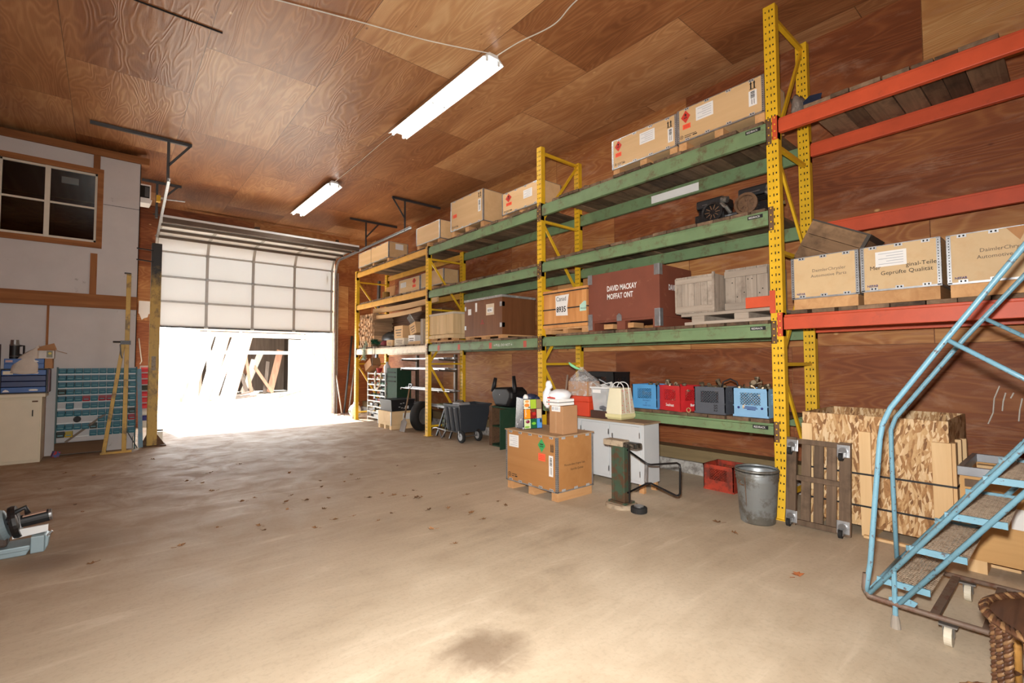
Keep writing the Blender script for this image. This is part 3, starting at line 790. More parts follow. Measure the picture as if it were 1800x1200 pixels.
MB().box(4.69, 5.31, 7.17, 8.022, 2.27, 2.31).build('lid', wood('grey_lid_board', srgb(160, 146, 128), srgb(206, 194, 176), 'y', .5, rv=.02), w, bevel=.003)
boxes('batten', pale, w, (4.685, 4.70, 7.17, 8.02, 1.84, 1.90), (4.70, 5.3, 7.168, 7.182, 1.83, 1.90))
boxes('pallet_board', M['skid'], w, (4.70, 5.3, 7.18, 8.02, Z3b, 1.80)); boxes('pallet_block', M['skid'], w, (4.72, 4.82, 7.18, 7.28, 1.80, 1.9), (4.72, 4.82, 7.55, 7.65, 1.80, 1.9), (4.72, 4.82, 7.92, 8.02, 1.80, 1.9), (5.2, 5.3, 7.18, 7.28, 1.80, 1.9))
# brown plywood crate with three-diamond mark
brn = wood('brown_crate_ply', srgb(94, 56, 32), srgb(132, 86, 54), 'z', .5, rough=.55, rv=.02)
w = thing('brown_crate', 'brown plywood crate with grey banded lid, white labels and a small red three-diamond mark', 'crate', (5.05, 6.3, Z3b), 'wooden crates on the third shelf')
MB().box(4.70, 5.40, 5.805, 6.835, 1.835, 2.425).build('body', brn, w, bevel=.003)
MB().box(4.69, 5.41, 5.795, 6.845, 2.425, 2.462).build('lid_band', paint('grey_lid_band', srgb(148, 146, 142), .5, .2, c2=srgb(200, 196, 188), scale=9, amt=.6), w, bevel=.003)
for y in (5.81, 6.78):
    for z in (1.95, 2.28): MB().box(4.695, 4.70, y, y + .05, z, z + .07).box(4.70, 4.75, 5.80, 5.805, z, z + .07).build('corner_bracket', M['galv'], w)
for a in ((6.64, 2.20, .09, .10), (6.47, 2.24, .05, .15)):
    MB().box(4.698, 4.70, a[0], a[0] + a[2], a[1], a[1] + a[3]).build('torn_label', M['paper'], w)
MB().box(4.6975, 4.70, 6.01, 6.22, 2.16, 2.34).build('address_label', paint('buff_label', srgb(216, 196, 168), .8), w)
MB().box(4.6965, 4.6975, 6.04, 6.19, 2.20, 2.28).build('address_label', M['paper'], w)
text(w, 'lettering', '8294', (4.696, 6.175, 2.22), .05, 'F', M['ink'], bold=.001)
md = MB()
for a in (90, 210, 330):
    c = math.cos(R(a)); s = math.sin(R(a)); px_ = lambda u, v: (4.6985, 6.325 + (c*u - s*v), 2.05 + (s*u + c*v))
    md.add([px_(0, 0), px_(.028, .016), px_(.056, 0), px_(.028, -.016)], [(0, 1, 2, 3)])
md.build('three_diamond_mark', paint('red_print', srgb(164, 40, 40), .7), w)
boxes('pallet_board', M['skid'], w, (4.71, 5.39, 5.81, 6.83, 1.812, 1.835)); boxes('pallet_block', M['skid'], w, (4.72, 4.82, 5.81, 5.93, Z3b, 1.812), (4.72, 4.82, 6.27, 6.38, Z3b, 1.812), (4.72, 4.82, 6.71, 6.83, Z3b, 1.812), (5.3, 5.39, 5.81, 5.93, Z3b, 1.812))
# orange-brown banded crate
ora = wood('orange_slat_timber', srgb(176, 108, 56), srgb(224, 164, 102), 'z', .4, rv=.03)
w = thing('banded_crate', 'orange-brown slatted crate strapped with black bands, white paper sign reading Canad 8935', 'crate', (5.0, 4.5, Z3), 'wooden crates on the third shelf')
mb = MB(); slat_side(mb, 4.70, 4.065, 4.87, 1.875, 2.37, 8); mb.box(4.715, 5.3, 4.08, 4.86, 1.875, 2.36); slat_near(mb, 4.065, 4.72, 5.3, 1.875, 2.37, 5)
mb.build('side_slats', ora, w)
boxes('batten', ora, w, (4.685, 4.70, 4.06, 4.87, 2.34, 2.385), (4.685, 4.70, 4.06, 4.87, 1.865, 1.92), (4.685, 4.70, 4.065, 4.14, 1.92, 2.34), (4.70, 5.3, 4.055, 4.075, 2.34, 2.385), bevel=.002)
for z in (1.915, 2.12, 2.345):
    MB().box(4.6825, 4.685, 4.058, 4.872, z - .008, z + .008).box(4.685, 5.3, 4.052, 4.055, z - .008, z + .008).build('steel_band', M['ink'], w)
s = MB().add([(4.680, y, z) for y, z in ((4.62, 2.30), (4.61, 2.03), (4.39, 2.02), (4.40, 2.13), (4.375, 2.27), (4.365, 2.305))], [(0, 1, 2, 3, 4, 5)]).build('paper_sign', M['paper'], w)
text(s, 'lettering', 'Canad', (4.679, 4.605, 2.225), .085, 'F', M['ink'], sx=.85); text(s, 'lettering', '8935', (4.679, 4.60, 2.075), .105, 'F', M['ink'], bold=.0025, sx=.85)
s = MB().add([(4.682, y, z) for y, z in ((4.18, 2.06), (4.07, 2.06), (4.07, 2.18), (4.10, 2.19), (4.18, 2.14))], [(0, 1, 2, 3, 4)]).build('green_label', paint('mint_label', srgb(186, 226, 208), .7), w)
text(s, 'lettering', 'FRAGILE', (4.681, 4.165, 2.085), .028, 'F', M['ink'])
boxes('pallet_board', M['skid'], w, (4.71, 5.3, 4.07, 4.86, 1.84, 1.865)); boxes('pallet_runner', M['skid'], w, (4.72, 5.25, 4.07, 4.18, Z3, 1.84), (4.72, 5.25, 4.43, 4.52, Z3, 1.84), (4.72, 5.25, 4.74, 4.86, Z3, 1.84))
# big red-brown crate with stencilled name
rb = paint('red_brown_paint', srgb(122, 66, 48), .6, c2=srgb(176, 128, 96), scale=5, amt=.35, edge=(.6, .72), var=.08)
w = thing('painted_chest', 'big red-brown painted crate with steel corners and white stencilled lettering, largest on the rack', 'crate', (5.05, 3.53, Z3), 'wooden crates on the third shelf')
MB().box(4.70, 5.385, 3.01, 4.045, 1.91, 2.50).build('body', rb, w, bevel=.004)
boxes('base_board', rb, w, (4.71, 5.37, 3.02, 4.035, 1.885, 1.91)); boxes('runner', rb, w, (4.70, 5.385, 3.01, 3.10, Z3, 1.885), (4.70, 5.385, 3.95, 4.045, Z3, 1.885), (4.70, 4.80, 3.48, 3.60, Z3, 1.885))
for y, s_ in ((3.01, 1), (4.045, -1)):
    for z0, z1 in ((2.38, 2.505), (1.80, 2.0)):
        MB().box(4.694, 4.70, y, y + s_*.065, z0, z1).box(4.694, 4.76, y - s_*.005, y, z0, z1).build('steel_corner', M['galv'], w, bevel=.002)
MB().prism([(3.53, 1.89), (3.60, 1.89), (3.60, 1.955), (3.565, 1.985), (3.53, 1.955)], 4.694, 4.70, 'x').build('steel_tab', M['galv'], w)
text(w, 'stencil_lettering', 'DAVID MACKAY', (4.697, 3.745, 2.265), .092, 'F', M['paper'], bold=.0022, sx=.64)
text(w, 'stencil_lettering', 'MOFFAT ONT', (4.697, 3.745, 2.165), .092, 'F', M['paper'], bold=.0022, sx=.66)
text(w, 'stencil_lettering', 'DAVID MACKAY', (4.88, 3.007, 2.22), .09, 'S', M['paper'], bold=.002, sx=.62)
for y, l in ((3.66, .14), (3.36, .08)): MB().box(4.70, 4.9, y, y + l, 1.80, 1.86).build('end_block', M['skid'], w)
# weathered grey crates on a grey pallet
gry = wood('weathered_grey_timber', srgb(112, 98, 86), srgb(188, 174, 158), 'z', .6, rv=.03, dirt=srgb(90, 78, 68))
gryy = wood('weathered_grey_batten', srgb(112, 98, 86), srgb(180, 166, 150), 'y', .6, rv=.05)
w = thing('grey_pallet', 'weathered grey pallet under the two grey crates on the third shelf', 'pallet', (5.1, 2.3, Z3))
MB().box(4.715, 5.45, 1.845, 2.76, 1.875, 1.905).build('top_board', gryy, w, bevel=.003)
for y in (2.05, 2.50): MB().box(4.718, 5.4, y, y + .14, Z3 + .03, 1.875).build('runner', gryy, w, bevel=.003)
MB().box(4.715, 4.80, 1.85, 2.72, Z3, Z3 + .03).build('bottom_board', gryy, w)
w = thing('grey_crate', 'left of two weathered grey crates, with a batten frame and a tilted edge board', 'crate', (4.95, 2.6, 1.9055), 'weathered grey crates on the third shelf')
mb = MB(); slat_side(mb, 4.71, 2.385, 2.815, 1.91, 2.30, 6); slat_near(mb, 2.385, 4.73, 5.2, 1.91, 2.30, 4); mb.box(4.73, 5.2, 2.40, 2.80, 1.9055, 2.295); mb.build('side_boards', gry, w)
boxes('batten', gryy, w, (4.695, 4.71, 2.385, 2.815, 2.225, 2.275), (4.695, 4.71, 2.385, 2.815, 1.92, 1.985), (4.685, 4.712, 2.372, 2.395, 1.92, 2.315), (4.70, 4.715, 2.80, 2.82, 1.92, 2.29), bevel=.002)
w = thing('grey_crate', 'right of two weathered grey crates, nail-studded boards, half behind the near yellow upright', 'crate', (5.15, 2.15, 1.9055), 'weathered grey crates on the third shelf')
mb = MB(); slat_side(mb, 4.93, 1.95, 2.375, 1.91, 2.355, 4); slat_near(mb, 1.95, 4.95, 5.4, 1.91, 2.355, 3); mb.box(4.95, 5.4, 1.965, 2.37, 1.9055, 2.35); mb.build('side_boards', gry, w)
boxes('batten', gryy, w, (4.912, 4.93, 1.95, 2.375, 2.265, 2.33), (4.912, 4.93, 1.95, 2.375, 1.93, 2.0), bevel=.002)
nl = MB()
for y, z in ((2.30, 2.21), (2.14, 2.23), (2.10, 2.23), (2.02, 2.28), (2.18, 2.10), (2.0, 2.12), (2.03, 2.08), (2.25, 2.06)): nl.disc((4.929, y, z), (1, 0, 0), .006, .004, 8)
nl.build('nail_heads', M['hole'], w)
# tilted plank crate on top of the first pale crate
w = thing('plank_crate', 'old plank crate lying tilted behind the leftmost pale crate', 'crate', (5.24, 1.575, 2.292), None, rot=(R(28.5), 0, 0))
pw = wood('old_brown_plank', srgb(88, 66, 48), srgb(156, 124, 92), 'y', .6, rv=.03, dirt=srgb(60, 46, 36))
mb = MB()
for k in range(3): mb.box(-.22 - .001*k, -.20, -.293, .20, .012 + k*.122, .012 + k*.122 + .118)
mb.box(-.20, .20, -.293, -.273, 0, .375).box(-.20, .20, .18, .20, 0, .375).box(-.20, .20, -.293, .20, 0, .012).box(.19, .21, -.293, .20, 0, .375)
mb.build('boards', pw, w)
MB().box(-.226, -.19, -.298, .205, .375, .388).box(-.225, -.2, -.30, -.272, 0, .375).box(-.2, .21, -.30, -.294, .34, .388).build('dark_edging', paint('dark_edging', srgb(70, 62, 54), .6), w)
# ================================================================== cabinet, boxes and tubs by the third upright
def Mx(loc=(0,0,0), rz=0, rx=0, ry=0): return Matrix.Translation(loc) @ Euler((rx, ry, rz)).to_matrix().to_4x4()
cabm = paint('white_cabinet_paint', srgb(194, 197, 198), .5, scale=4, c2=srgb(176, 160, 130), amt=.5, edge=(.66, .74), var=.03)
cb = thing('metal_cabinet', 'low white metal cabinet with three doors and a brown worktop behind the honey coloured crate', 'cabinet', (4.52, 3.7, 0))
MB().box(4.375, 4.66, 3.02, 4.33, .09, .725).build('body', cabm, cb, bevel=.004)
for i, (ya, yb) in enumerate(((3.06, 3.465), (3.475, 3.88), (3.89, 4.295))):
    d = MB().box(4.362, 4.375, ya, yb, .125, .70).build('door', cabm, cb, bevel=.003)
    MB().box(4.352, 4.362, yb - .05, yb - .038, .52, .60).build('handle', M['steel'], d)
    MB().box(4.358, 4.364, ya, ya + .01, .17, .23).box(4.358, 4.364, ya, ya + .01, .58, .64).build('hinge', M['steel'], d)
MB().box(4.352, 4.668, 3.0, 4.345, .725, .745).build('worktop', wood('worn_brown_top', srgb(110, 88, 64), srgb(168, 144, 114), 'y', .5, rv=.02), cb, bevel=.003)
for x, y in ((4.40, 3.06), (4.62, 3.06), (4.40, 4.28), (4.62, 4.28)): MB().box(x - .02, x + .02, y - .03, y + .03, 0, .09).build('foot', M['skid'], cb)
CT = .7455
redbox = paint('orange_red_plastic', srgb(208, 68, 38), .5, var=.05)
b = thing('storage_box', 'orange-red lidded box on the white cabinet, under the bagged carton', 'box', (4.52, 3.98, CT))
MB().box(4.40, 4.655, 3.80, 4.18, CT, .92).build('body', redbox, b, bevel=.008)
MB().box(4.39, 4.662, 3.79, 4.19, .92, .985).build('lid', redbox, b, bevel=.006)
card = paint('brown_cardboard', srgb(176, 132, 92), .85, scale=5, var=.06)
b = thing('bagged_carton', 'cardboard box inside a shiny clear plastic bag, on the orange-red box', 'bag', (4.52, 3.98, .9855))
MB().box(4.42, 4.64, 3.83, 4.15, .986, 1.16).build('carton', card, b, bevel=.003)
film = NT('clear_film'); fo_ = film.obj(); nn = film.noise(fo_, 9, 5, .65, 1.4)
film.set((.93, .93, .93, 1), .12, 0, bump=nn, bstr=.9, bdist=.03, Alpha=film.ramp(nn, [(.42, .10), (.6, .42), (.72, .7)]), Specular_IOR_Level=.8)
rd = random.Random(3); prof = [(0, 1.0), (.05, 1.04), (.16, 1.02), (.20, .92), (.25, .62), (.30, .30), (.325, .12), (.345, .16)]
mb = MB(); vs = []; n = 28
for h_, s_ in prof:
    for k in range(n):
        a = 2*math.pi*k/n; c, s = math.cos(a), math.sin(a)
        q = (abs(c)**4 + abs(s)**4) ** -.25
        w_ = 1 + rd.uniform(-.05, .05)*(1 if h_ > .04 else .3)
        vs.append((4.53 + .125*q*c*s_*w_, 3.99 + .18*q*s*s_*w_ + (.03 if h_ > .2 else 0), .988 + h_ + rd.uniform(-.008, .008)*(h_ > .01)))
fs = [(i*n + k, i*n + (k+1) % n, (i+1)*n + (k+1) % n, (i+1)*n + k) for i in range(len(prof)-1) for k in range(n)]
mb.add(vs, fs).build('plastic_bag', film.mat, b, smooth=True)
MB().tube([(4.53, 4.02, 1.30), (4.50, 4.09, 1.325), (4.48, 4.15, 1.36), (4.47, 4.18, 1.39)], .012, 8, rs=[.006, .016, .018, .01]).build('green_tie', paint('mint_tape', srgb(140, 216, 160), .6), b, smooth=True)
one('wooden_stick', 'thin grey stick leaning upright beside the bagged carton', 'stick', MB().tube([(4.375, 4.20, CT), (4.40, 4.14, 1.24)], .011, 8), wood('grey_stick', srgb(96, 80, 68), srgb(140, 120, 104), 'z', 1), (4.375, 4.2, CT))
one('brown_tray', 'flat dark brown box on the white cabinet under the clear tub', 'box', MB().box(4.40, 4.655, 3.53, 3.775, CT, .829), paint('dark_brown_card', srgb(70, 42, 32), .7), (4.52, 3.65, CT), bevel=.004)
cl = NT('clear_plastic'); cl.set((.86, .88, .88, 1), .18, 0, Alpha=.34, Specular_IOR_Level=.6)
b = thing('clear_tub', 'clear plastic tub of odds and ends on the flat brown box, white rim', 'container', (4.52, 3.65, .8295))
x0, x1, y0, y1, z0, z1 = 4.405, 4.65, 3.54, 3.765, .83, 1.10
MB().add([(x0+.02,y0+.02,z0),(x1-.02,y0+.02,z0),(x1-.02,y1-.02,z0),(x0+.02,y1-.02,z0),(x0,y0,z1),(x1,y0,z1),(x1,y1,z1),(x0,y1,z1)],
         [(0,3,2,1),(0,1,5,4),(1,2,6,5),(2,3,7,6),(3,0,4,7)]).build('tub', cl.mat, b, solid=.003)
MB().box(x0-.012, x0+.004, y0-.012, y1+.012, z1-.012, z1+.006).box(x1-.004, x1+.012, y0-.012, y1+.012, z1-.012, z1+.006).box(x0, x1, y0-.012, y0+.004, z1-.012, z1+.006).box(x0, x1, y1-.004, y1+.012, z1-.012, z1+.006).build('rim', M['white'], b, bevel=.003)
MB().box(x0 - .0035, x0 - .002, 3.62, 3.74, 1.035, 1.075).build('paper_tag', M['paper'], b)
cc = [paint('odds_grey', srgb(96, 98, 104), .5), paint('odds_pink', srgb(214, 70, 120), .5), paint('odds_green', srgb(74, 160, 90), .5), M['paper'], M['black']]
nm = ['grey_clutter', 'pink_packet', 'green_packet', 'white_packet', 'black_device']
k = 0
for mi, sp in enumerate(([(4.45, 3.60, .86, .07), (4.52, 3.68, .87, .08), (4.58, 3.62, .93, .07), (4.47, 3.70, .98, .06)], [(4.44, 3.70, .90, .022)], [(4.44, 3.66, .98, .022)], [(4.43, 3.62, .865, .025), (4.5, 3.72, .93, .03)], [(4.55, 3.7, 1.02, .05)])):
    for (x, y, z, r) in sp:
        o = one(nm[mi], f'small {nm[mi].replace("_", " ")} seen through the clear tub on the cabinet', 'item', MB().blob((x, y, z), r*.7, r, r*.5, 8, 5, jit=.2, rd=rd), cc[mi], (x, y, z - r*.5), 'odds and ends in the clear tub')
o = thing('black_handset', 'black handheld device lying across the papers on top of the clear tub', 'device', (4.50, 3.62, 1.12)); 
MB().box(-.025, .025, -.075, .075, 0, .03, M=Mx((4.47, 3.63, 1.15), .5, .5)).build('body', M['black'], o, bevel=.008)
MB().box(-.026, -.0255, -.05, .06, .012, .02, M=Mx((4.47, 3.63, 1.15), .5, .5)).build('strip', M['steel'], o)
for i, (y, rx, ry) in enumerate(((3.70, .5, .2), (3.60, -.3, .5))):
    one('paper_sheet', ('white crumpled sheet sticking up left in the clear tub', 'white folded sheet sticking up right in the clear tub')[i], 'paper', MB().box(-.06, .06, -.07, .07, 0, .004, M=Mx((4.47 + .04*i, y, 1.118), .3*i, rx, ry)), M['paper'], (4.47, y, 1.11))
# cream picnic carrier
cr = paint('cream_vinyl', srgb(232, 224, 192), .5, var=.03); crb = paint('cream_base', srgb(222, 214, 160), .5, var=.03)
flor = NT('floral_cloth'); fo2 = flor.obj(); vo = flor.n('TexVoronoi', {'Vector': fo2, 'Scale': 34., 'Randomness': 1.})
flor.set(flor.mix(flor.ramp(flor.math('ADD', vo.outputs['Distance'], flor.math('MULTIPLY', flor.noise(fo2, 60, 2), .4)), [(.42, 1.), (.55, 0.)]), srgb(204, 190, 162), srgb(214, 112, 110)), .8)
b = thing('picnic_carrier', 'cream tapered carrier case with floral bands and two white loop handles on the cabinet', 'case', (4.53, 3.43, CT))
def frus(x0, x1, y0, y1, z0, z1, ix, iy):
    return MB().add([(x0,y0,z0),(x1,y0,z0),(x1,y1,z0),(x0,y1,z0),(x0+ix,y0+iy,z1),(x1-ix,y0+iy,z1),(x1-ix,y1-iy,z1),(x0+ix,y1-iy,z1)], [(0,3,2,1),(4,5,6,7),(0,1,5,4),(1,2,6,5),(2,3,7,6),(3,0,4,7)])
frus(4.40, 4.665, 3.33, 3.55, .805, 1.10, .035, .03).build('case', cr, b, bevel=.008)
frus(4.415, 4.65, 3.345, 3.535, CT, .77, -.018, -.018).build('base', crb, b, bevel=.004)
MB().box(4.398, 4.667, 3.328, 3.552, .77, .806).build('base_rim', crb, b, bevel=.003)
def side_pt(x, z, off=.0015):
    f = (z - .805)/.295; return (4.40 + (x)*.265 + (.5 - x)*2*.035*f, 3.33 + .03*f - off, z)
for a, c in ((.06, .30), (.36, .64), (.70, .94)):
    MB().add([side_pt(a, .82), side_pt(c, .82), side_pt(c, 1.085), side_pt(a, 1.085)], [(0, 1, 2, 3)]).build('floral_band', flor.mat, b)
for x in (4.49, 4.585):
    pts = [(x, 3.335, .82), (x, 3.358, 1.09)] + [(x, 3.44 - .08*math.cos(math.pi*q/8), 1.10 + .065*math.sin(math.pi*q/8)) for q in range(1, 8)] + [(x, 3.524, 1.09), (x, 3.548, .82)]
    MB().tube(pts, .006, 8).build('handle', M['white'], b, smooth=True)

# ------------------------------------------------------------------ milk crates
def milk(name, label, loc, mat, w=.33, d=.33, h=.275, rz=0, ribs=False, group='milk crates on the lowest green shelf'):
    p = thing(name, label, 'crate', loc, group, rot=(0, 0, rz))
    t = .008
    def wall(Mt, n_):
        mb = MB()
        W2 = n_/2
        def bx(u0, u1, v0, v1, th=t): mb.box(u0, u1, 0, th, v0, v1, 0, Mt)
        o0, o1, p0, p1 = -W2*.58, W2*.58, h*.42, h*.84
        bx(-W2, W2, 0, p0); bx(-W2, W2, p1, h); bx(-W2, o0, p0, p1); bx(o1, W2, p0, p1)
        mb.box(-W2 - .004, W2 + .004, -.004, t + .002, h - .018, h, 0, Mt).box(-W2 - .002, W2 + .002, -.003, t, 0, .02, 0, Mt)
        mb.box(-W2, W2, -.003, t, p0 - .012, p0 - .004, 0, Mt)
        for q in range(-5, 6):
            for s in (-1, 1):
                c = q*(o1 - o0)/7
                a = Vector((c - s*(p1 - p0)/2, t/2, p0)); b_ = Vector((c + s*(p1 - p0)/2, t/2, p1))
                # clip to the opening
                def cl_(A, B):
                    for (lim, sg) in ((o0, 1), (o1, -1)):
                        ia, ib = (A.x - lim)*sg, (B.x - lim)*sg
                        if ia < 0 and ib < 0: return None
                        if ia < 0: A = A + (B - A)*(ia/(ia - ib))
                        elif ib < 0: B = B + (A - B)*(ib/(ib - ia))
                    return A, B
                ab = cl_(a, b_)
                if ab and (ab[1] - ab[0]).length > .01:
                    if q % 1 == 0 and (max(ab[0].z, ab[1].z) < p1 - .03 or True):
                        mb.bar(Mt @ ab[0], Mt @ ab[1], .005, .006, up=Mt.to_3x3() @ Vector((0, 1, 0)))
        if ribs:
            for q in range(7): mb.box(-W2, W2, -.002, 0, h*.86 - q*.0, h*.862, 0, Mt)
        return mb
    sides = [Matrix.Translation((-d/2, 0, 0)) @ Euler((0, 0, -math.pi/2)).to_matrix().to_4x4(), Matrix.Translation((d/2, 0, 0)) @ Euler((0, 0, math.pi/2)).to_matrix().to_4x4(),
             Matrix.Translation((0, -w/2, 0)), Matrix.Translation((0, w/2, 0)) @ Euler((0, 0, math.pi)).to_matrix().to_4x4()]
    for i, Mt in enumerate(sides): wall(Mt, w if i < 2 else d).build('lattice_wall', mat, p)
    MB().box(-d/2 + t, d/2 - t, -w/2 + t, w/2 - t, .004, .016).build('crate_floor', mat, p)
    return p
PZ = .861
blue = paint('sky_blue_plastic', srgb(84, 152, 204), .5, var=.05); red = paint('red_plastic', srgb(196, 40, 44), .5, var=.06)
dkg = paint('dark_grey_plastic', srgb(84, 88, 96), .55, var=.08); lbl = paint('pale_blue_plastic', srgb(132, 178, 214), .5, var=.05)
rsc = paint('faded_red_plastic', srgb(176, 60, 38), .6, c2=srgb(88, 44, 34), scale=5, amt=.8, edge=(.45, .6))
m1 = milk('milk_crate', 'sky blue milk crate on the lowest green shelf, behind the cream carrier', (4.925, 3.27, PZ), blue)
for i, s in enumerate(('PROPERTY', 'OF', 'DAIRY CO.')): text(m1, 'printing', s, (-.169, .02 - .05*(i == 1)*.6, .085 - .028*i), .022, 'F', navy)
m2 = milk('milk_crate', 'red milk crate turned cornerwise on the lowest green shelf', (4.905, 2.885, PZ), red, rz=R(-18))
text(m2, 'script_lettering', 'Sealtest', (-.169, .06, .05), .042, 'F', M['paper'], bold=.001); text(m2, 'script_lettering', 'Borwood', (-.03, -.169, .055), .038, 'S', M['paper'], bold=.0015)
m3 = milk('milk_crate', 'dark grey milk crate with a number down its front on the lowest green shelf', (4.925, 2.485, PZ), dkg)
text(m3, 'number', '552', (-.170, -.05, .10), .05, (Vector((0, 0, -1)), Vector((0, -1, 0))), M['ink'], bold=.001)
m4 = milk('milk_crate', 'pale blue milk crate on the lowest green shelf, next to the near upright', (4.925, 2.075, PZ), lbl, ribs=True)
pr = MB()
for a, c, z in ((.05, -.06, .098), (.06, -.07, .084), (.03, -.05, .072)): pr.box(-.1695, -.168, min(a, c), max(a, c), z - .004, z + .004)
pr.disc((-.169, .11, .088), (1, 0, 0), .012, .003, 12).disc((-.169, -.11, .088), (1, 0, 0), .012, .003, 12); pr.build('printing', navy, m4)
m5 = milk('milk_crate', 'faded red milk crate on the floor below the lowest green shelf', (5.24, 2.57, 0), rsc, group=None)
mbk = milk('black_crate', 'black crate at the back of the lowest green shelf, behind the clear tub', (5.30, 4.30, PZ), M['black'], w=.62, d=.34, h=.40, group=None)
brass = paint('dull_metal_part', srgb(150, 134, 110), .4, .7, c2=srgb(60, 54, 46), scale=18, amt=.7)
def fitting(x, y, z, label, group, a, k):
    rd = random.Random(k)
    p = thing('pipe_fitting', label, 'metal part', (x, y, z), group, rot=(rd.uniform(-.5, .5), rd.uniform(-.5, .5), a))
    MB().tube([(-.06, 0, 0), (.02, 0, 0), (.05, 0, .03), (.055, 0, .07)], .016, 8).disc((-.06, 0, 0), (1, 0, 0), .026, .02, 6).disc((.055, 0, .07), (0, 0, 1), .026, .018, 10).blob((0, .025, .0), .022, .03, .022, 8, 5).build('elbow', brass, p, smooth=False)
    MB().tube([(-.02, -.02, 0), (-.02, -.06, .02)], .009, 6).disc((-.02, -.062, .02), (0, 1, 0), .02, .008, 8).build('valve_stem', brass, p)
k = 0
for (cx, cy, lab, ss) in ((4.925, 2.075, 'the pale blue milk crate', ((-.08, .06, .24), (.02, -.03, .26), (.05, .09, .25), (-.05, -.10, .22), (.0, .02, .315), (.08, -.06, .24), (-.1, 0, .16), (0, .1, .15), (-.08, -.08, .1), (-.1,.08,.1))),
                           (4.905, 2.885, 'the red milk crate', ((-.05, .05, .22), (.05, -.05, .23), (-.08, -.06, .17), (.0, .0, .14), (-.1, .02, .1), (-.02, .09, .26))),
                           (4.925, 3.27, 'the sky blue milk crate', ((-.06, -.06, .24), (.04, -.1, .25), (-.09, 0, .16), (-.06, -.1, .15))),
                           (4.925, 2.485, 'the dark grey milk crate', ((-.05, .07, .25), (.02, -.04, .26), (.06, .06, .25), (-.08, -.08, .22)))):
    for dx, dy, dz in ss:
        k += 1; fitting(cx + dx, cy + dy, PZ + dz, f'dull metal fitting lying in {lab}', f'metal fittings in {lab}', k*1.3, k)
hs = paint('black_hose', srgb(30, 30, 32), .6)
one('rubber_hose', 'black hose looped above the dark grey milk crate', 'hose', MB().tube([(4.85, 2.40, 1.12), (4.85, 2.38, 1.19), (4.86, 2.31, 1.22), (4.87, 2.25, 1.19), (4.88, 2.23, 1.12)], .008, 8), hs, (4.85, 2.4, 1.12), smooth=True)
one('tape_ring', 'small tan ring standing on the lowest green shelf between red and grey crates', 'ring', MB().tube([(4.70, 2.685 + .022*math.cos(a*math.pi/8), .888 + .022*math.sin(a*math.pi/8)) for a in range(16)], .006, 6, closed=True), card, (4.70, 2.685, .86), smooth=True)
# a round flange and three rods on the milk crate on the floor are left to its lattice

# ------------------------------------------------------------------ galvanised bin
gb = paint('dull_galvanised', srgb(158, 164, 166), .42, .6, c2=srgb(112, 106, 94), scale=2.2, amt=.8, edge=(.48, .56))
t_ = thing('trash_can', 'dented galvanised trash can on the floor against the near yellow upright', 'bin', (4.40, 1.875, 0))
Tm = Matrix.Translation((4.40, 1.875, 0))
MB().lathe([(.135, .0), (.14, .012), (.14, .05), (.146, .06), (.166, .36), (.172, .37), (.168, .385), (.176, .40), (.170, .412), (.178, .425), (.172, .44), (.168, .42), (.16, .36), (.138, .06), (.0, .03)], 32, 0, Tm).build('body', gb, t_, smooth=True)
MB().lathe([(.172, .44), (.180, .452), (.172, .464), (.165, .452)], 32, 0, Tm, closed=True).build('rolled_rim', gb, t_, smooth=True)
MB().tube([(4.268, 1.905, .02), (4.229, 1.905, .40)], .004, 6).build('seam', M['rust'], t_)
MB().tube([(4.240, 1.95, .37), (4.208, 1.95, .355), (4.206, 1.93, .34), (4.236, 1.92, .33)], .006, 6).build('handle_lug', M['rust'], t_)

# ------------------------------------------------------------------ caster dolly leaning on the crate
dk = wood('dark_dolly_timber', srgb(64, 50, 40), srgb(126, 104, 84), 'z', .8, rv=.06, dirt=srgb(44, 36, 30))
dl = thing('caster_dolly', 'dark wooden slatted dolly stood on edge, its steel casters facing out', 'dolly', (4.525, 1.462, 0), rot=(0, R(6.5), 0))
WY, HZ_ = .46, .74
for y in (-.20, .20): MB().box(0, .035, y - .04, y + .04, 0, HZ_).build('rail', dk, dl, bevel=.004)
for y in (-.095, .0, .095): MB().box(.036, .058, y - .036, y + .036, .01, HZ_ - .01).build('slat', dk, dl, bevel=.003)
for z in (.03, .40, HZ_ - .03): MB().box(.008, .036, -.16, .16, z - .022, z + .022).build('crosspiece', dk, dl, bevel=.003)
for y, z in ((-.19, .07), (.19, .07), (-.19, HZ_ - .07), (.19, HZ_ - .07)):
    c = sub_empty('caster', dl)
    MB().box(-.006, 0, y - .045, y + .045, z - .05, z + .05).build('caster_plate', M['galv'], c, bevel=.003)
    MB().disc((-.016, y, z), (1, 0, 0), .03, .02, 16).box(-.075, -.02, y - .02, y - .016, z - .055, z - .01).box(-.075, -.02, y + .016, y + .02, z - .055, z - .01).build('caster_fork', M['steel'], c)
    MB().disc((-.06, y, z - .045), (0, 1, 0), .032, .026, 18).build('wheel', M['rubber'], c)

